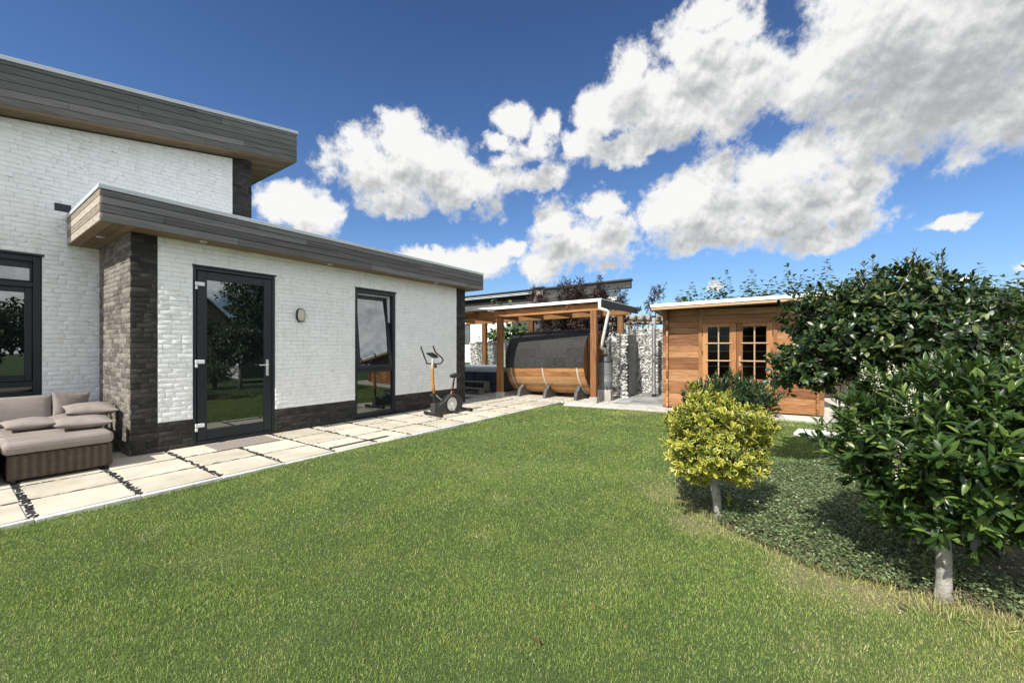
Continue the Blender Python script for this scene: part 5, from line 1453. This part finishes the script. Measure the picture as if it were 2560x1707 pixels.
# purple elder and fig behind the barrel
def elder():
    r = np.random.default_rng(121); bp_ = G(3.2, 4.2); base = np.array([bp_.x, bp_.y, 0])
    t = plant('elder_shrub', 'dark purple elder shrub rising above the pergola roof', 'shrub', tuple(base))
    Ps, Ds = [], []
    mb = MB()
    for k in range(44):
        p0 = r.uniform(1.5, 5.0); tip_p = p0 + r.normal(0, .35); q = r.uniform(3.9, 4.9)
        H = {0: 3.95, 1: 3.93, 2: 3.98}.get(k, r.uniform(2.6, 3.85))
        if k < 3: tip_p = (4.2, 2.75, 3.5)[k]
        a = np.array(G(3.2 + (p0 - 3.2) * .25, 4.2, 0)); b = np.array(G(p0, q, H * .55)); c_ = np.array(G(tip_p, q - .1, H))
        mb.tube([a - base, b - base, c_ - base], [.022, .014, .004], 6, cap=False)
        for i in range(58 if k > 2 else 64):
            f = r.uniform(.3, 1) ** .6
            pt = (1 - f) ** 2 * a + 2 * f * (1 - f) * b + f * f * c_
            Ps.append(pt + r.normal(0, .05 + .20 * (1 - f), 3)); Ds.append(norm(r.normal(0, 1, 3) + np.array([-.4, 0, .35])))
    Ps, Ds = np.array(Ps), np.array(Ds)
    mb.build('stems', 'bark', t, smooth=True)
    A = shoot_leaves(Ps, Ds, np.full(len(Ps), .20), 11, .125, (75, 20), r, (1, .7), .3)
    leaves_mesh('foliage', 'purple_leaf', t, *A, leaf_tmpl(.32, 2, .2, .35, .7), 122, loc=base)
elder()
def fig():
    r = np.random.default_rng(131); bp_ = G(6.2, 4.0); base = np.array([bp_.x, bp_.y, 0])
    t = plant('fig_bush', 'bush with large lobed green leaves behind the gabion wall and hot tub', 'bush', tuple(base))
    mb = MB(); Ps, Ds, Ns, Ss = [], [], [], []
    for k in range(46):
        tip_p = r.uniform(5.1, 7.5); H = r.uniform(1.8, 2.55); q = r.uniform(3.65, 4.3)
        if k < 2: tip_p, H, q = (6.68, 6.1)[k], (3.33, 3.27)[k], 3.7
        a = np.array(G(6.2, 4.0, 0)); b = np.array(G((6.2 + tip_p) / 2, 4.0, H * .5)); c_ = np.array(G(tip_p, q, H))
        mb.tube([a - base, b - base, c_ - base], [.02, .013, .005], 6, cap=False)
        for i in range(26):
            f = r.uniform(.38, 1)
            pt = (1 - f) ** 2 * a + 2 * f * (1 - f) * b + f * f * c_
            an = r.uniform(0, 6.28); d = np.array([math.cos(an), math.sin(an), r.uniform(-.5, .5)])
            Ps.append(pt + norm(d) * .06); Ds.append(d); Ns.append(np.array([r.normal(-.4, .4), r.normal(0, .4), .8])); Ss.append(r.uniform(.12, .21))
    mb.build('stems', 'bark', t, smooth=True)
    # lobed outline
    vs, qs, ed = leaf_tmpl(.85, 6, .12, .25, .45, .45)
    for i, k in enumerate((1, .8, 1.12, .72, 1.1, .7, 1)): vs[i * 3][1] *= k; vs[i * 3 + 2][1] *= k
    leaves_mesh('foliage', 'fig_leaf', t, np.array(Ps), np.array(Ds), np.array(Ns), np.array(Ss), (vs, qs, ed), 132, loc=base)
fig()
# creeping ground cover in the bed
def cover():
    r = np.random.default_rng(141); n = 150000
    x = r.uniform(3.1, 7.1, n); y = r.uniform(-3.0, 1.2, n)
    dd = bed_dist(x, y)
    hole = smooth_noise(x, y, 8, .45)
    bare = ((x - 4.6) / .9) ** 2 + ((y + 1.15) / .55) ** 2 < 1
    k = (dd < .02 + .05 * r.random(n) + .10 * smooth_noise(x, y, 28, 1.6) * (r.random(n) < .7)) & (hole > -1.0) & ~(bare & (r.random(n) < .85))
    x, y, dd = x[k], y[k], dd[k]
    h = (.025 + .05 * np.clip(smooth_noise(x, y, 9, 1.3) * .5 + .6, 0, 1.4)) * np.clip(-dd / .12 + .35, .2, 1)
    z = .01 + h * r.uniform(.3, 1, len(x))
    n = len(x)
    a = r.uniform(0, 6.28, n)
    D = norm(np.stack([np.cos(a), np.sin(a), r.uniform(-.1, .7, n)], -1)); Nn = norm(np.stack([r.normal(0, .45, n), r.normal(0, .45, n), np.ones(n)], -1))
    o = leaves_mesh('ground_cover', 'cover_leaf', None, np.stack([x, y, z], -1), D, Nn, r.uniform(.014, .029, n), leaf_tmpl(.5, 2, .2, .1, .6), 142)
    tag(o, 'creeping small-leaved ground cover filling the bed under the shrubs', kind='stuff')
cover()

# ------------------------------------------------------------------ lawn blades
def blades(name, x, y, z, h, w, r, lean, dry, label):
    n = len(x); a = r.uniform(0, 6.28, n); l = np.abs(r.normal(0, lean, n)); la = r.uniform(0, 6.28, n)
    wx, wy = np.cos(a) * w / 2, np.sin(a) * w / 2
    lx, ly = np.cos(la) * np.sin(np.minimum(l, 1.35)) * h, np.sin(la) * np.sin(np.minimum(l, 1.35)) * h; hz = np.cos(np.minimum(l, 1.35)) * h
    V = np.empty((n, 5, 3))
    V[:, 0] = np.stack([x - wx, y - wy, z], -1); V[:, 1] = np.stack([x + wx, y + wy, z], -1)
    mx, my, mz = x + lx * .42, y + ly * .42, z + hz * .62
    V[:, 2] = np.stack([mx + wx * .8, my + wy * .8, mz], -1); V[:, 3] = np.stack([mx - wx * .8, my - wy * .8, mz], -1)
    V[:, 4] = np.stack([x + lx, y + ly, z + hz], -1)
    b = np.arange(n)[:, None] * 5
    Q = b + np.array([[0, 1, 2, 3]]); T = b + np.array([[3, 2, 4]])
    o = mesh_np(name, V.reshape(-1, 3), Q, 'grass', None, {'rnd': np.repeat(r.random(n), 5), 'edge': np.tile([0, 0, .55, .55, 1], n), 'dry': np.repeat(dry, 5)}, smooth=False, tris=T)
    tag(o, label, kind='stuff'); return o
def lawn():
    r = np.random.default_rng(201)
    xs, ys, ws, hs = [], [], [], []
    for (y0, y1, dens, w) in ((.9, 2.2, 32000, .0023), (2.2, 3.4, 22000, .0028), (3.4, 5.2, 12500, .0037), (5.2, 7.5, 5500, .0055), (7.5, 11.5, 2600, .009)):
        A = (1.55 * (y0 + y1) / 2 + .5) * 2 * (y1 - y0); n = int(A * dens)
        Y = r.uniform(y0, y1, n); X = r.uniform(-1, 1, n) * (1.55 * Y + .5)
        u = X * U0 + Y * U1; v = -X * U1 + Y * U0
        p, q = toG(u, v)
        k = (v < 5.13) & (q < -.635) & (v > -6)
        u, v = u[k], v[k]
        d = bed_dist(u, v); k = d > -.05 * r.random(len(u)) - .40 * r.random(len(u)) ** 2.5; u, v = u[k], v[k]
        xs.append(u); ys.append(v); ws.append(np.full(len(u), w)); hs.append(np.full(len(u), 1.0))
    x = np.concatenate(xs); y = np.concatenate(ys); w = np.concatenate(ws) * r.uniform(.7, 1.3, len(x))
    h = r.uniform(.011, .028, len(x)) * (1 + .18 * smooth_noise(x, y, 21, .9))
    edge = (5.13 - y) < .07; h[edge] *= r.uniform(1, 2.2, edge.sum())
    pr = dry_prob(x, y)
    dry = (r.random(len(x)) < pr) * r.uniform(.55, 1, len(x))
    h *= 1 - .25 * (pr > .5)
    k = r.random(len(x)) > .45 * (pr > .7)
    blades('lawn_grass', x[k], y[k], LAWN_Z - .004 + .008 * smooth_noise(x[k], y[k], 3, .35), h[k], w[k], r, .75, dry[k], 'short mown lawn grass, green with dry yellow patches along the bed')
    # long straw blades along the bed edge
    n = 3600; i = r.integers(0, 9, n); f = r.random(n)
    B = np.array(BED); px = B[i, 0] + (B[i + 1, 0] - B[i, 0]) * f + r.normal(0, .10, n); py = B[i, 1] + (B[i + 1, 1] - B[i, 1]) * f + r.normal(0, .10, n)
    k = r.random(n) < np.clip(1.25 - (px - 3.0) * .6, .15, 1); px, py = px[k], py[k]; n = len(px)
    blades('long_grass', px, py, np.full(n, -.03), r.uniform(.02, .06, n) * np.where(r.random(n) < .05, 2.6, 1), np.full(n, .0032), r, .8, (r.random(n) < .6) * r.uniform(.5, 1, n), 'longer dry grass straggling along the edge of the bed')
    n = 420; px = 3.22 + r.normal(0, .12, n); py = -.78 + r.normal(0, .22, n)
    blades('long_grass', px, py, np.full(n, -.03), r.uniform(.04, .11, n), np.full(n, .0034), r, .95, (r.random(n) < .75) * r.uniform(.6, 1, n), 'yellow straw tuft round the foot of the nearest laurel trunk')
lawn()
# fallen leaves
for (x, y, lab) in ((1.648, 1.006, 'single brown fallen leaf lying on the open lawn'), (3.02, -.48, 'rust-red fallen leaf in the dry grass near the laurel trunk')):
    t = thing('fallen_leaf', lab, 'leaf', (x, y, .004))
    vs, qs, ed = leaf_tmpl(.55, 5, .5, -.35, .7)
    o = mesh_np('blade', vs * .042, qs, 'dry_leaf', t, {'rnd': np.full(len(vs), .5), 'edge': ed}); o.rotation_euler = (.3, .2, 1.1)

# ------------------------------------------------------------------ what the glass mirrors: garden beyond the camera
def far_tree(name, label, loc, H, W_, seed, n=520, proto=None):
    r = np.random.default_rng(seed); base = np.array(loc, float)
    t = plant(name, label, 'tree', tuple(base), 'trees mirrored in the window glass')
    mb = MB(); mb.tube([(0, 0, -.1), (.05, .02, H * .3), (.0, .05, H * .75)], [.16, .12, .05], 10)
    c = base + np.array([0, 0, H * .62])
    P, D, f = crown_shoots(n, c, (W_, W_, H * .40), r, .3, .22, .4, .8, .4, seed=seed, gap=.35)
    limbs(mb, (0, 0, H * .3), (0, .05, H * .75), .05, sub(P[:40], base), r, .03, .2)
    mb.build('trunk', 'bark', t, smooth=True)
    A = shoot_leaves(P, D, np.full(len(P), .5), 9, .26, (80, 30), r, (1, .7), .4)
    leaves_mesh('crown', 'tree_leaf', t, *A, leaf_tmpl(.6, 2, .15, .2, .6), seed + 1, loc=base)
    return t
far_tree('broadleaf_tree', 'tall broadleaf tree mirrored at the right of the door glass', (12.9, -16.6, 0), 7.2, 1.6, 301, 700)
far_tree('broadleaf_tree', 'low dense tree mirrored at the left of the door glass', (9.3, -18.5, 0), 3.6, 2.4, 303)
far_tree('broadleaf_tree', 'spreading tree mirrored in the big left window', (1.4, -13.5, 0), 3.7, 2.4, 305)
far_tree('broadleaf_tree', 'narrow tree mirrored behind the white cabin', (15.6, -12.5, 0), 4.0, 1.6, 307)
far_tree('broadleaf_tree', 'bushy tree mirrored at the edge of the big left window', (-2.2, -15.0, 0), 4.2, 2.4, 309)
cab = thing('white_cabin', 'small white boarded cabin mirrored in the door glass', 'cabin', (7.1, -4.9, 0), R(2))
mb = MB()
for i in range(11): mb.box(-.01, .02, -.75, .75, .16 + i * .135, .16 + i * .135 + .125)
mb.box(.03, 2.6, -.74, .74, .16, 1.62); wl = mb.build('wall', 'white_sheet', cab)
mb = MB(); mb.box(.0, 2.6, .745, .77, .16, 1.66); mb.build('side_wall', 'chalet_green', cab)
mb = MB(); mb.prism([(-.9, 1.64), (.9, 1.64), (.9, 1.70), (0, 1.98), (-.9, 1.70)], -.2, 2.8, axis='x'); mb.build('roof', 'grey_boards', cab)
mb = MB(); frame_rect(mb, -.1, .1, 0, 0, 0, 0, 0) if False else None
mb.box(-.03, -.012, -.35, .05, .75, 1.2); mb.build('window', 'dark_glass', cab)
gh = thing('gabled_house', 'distant brick house gable mirrored in the door glass', 'house', (16.4, -40.5, 0), R(8))
mb = MB(); mb.prism([(-4, 0), (4, 0), (4, 3.2), (0, 7.2), (-4, 3.2)], -3, 3); mb.build('wall', 'gable_brick', gh)
mb = MB(); mb.prism([(-4.4, 3.0), (-4.4, 2.8), (0, 7.25), (4.4, 2.8), (4.4, 3.0), (0, 7.55)], -3.3, 3.3); mb.build('roof', 'roof_tile', gh)
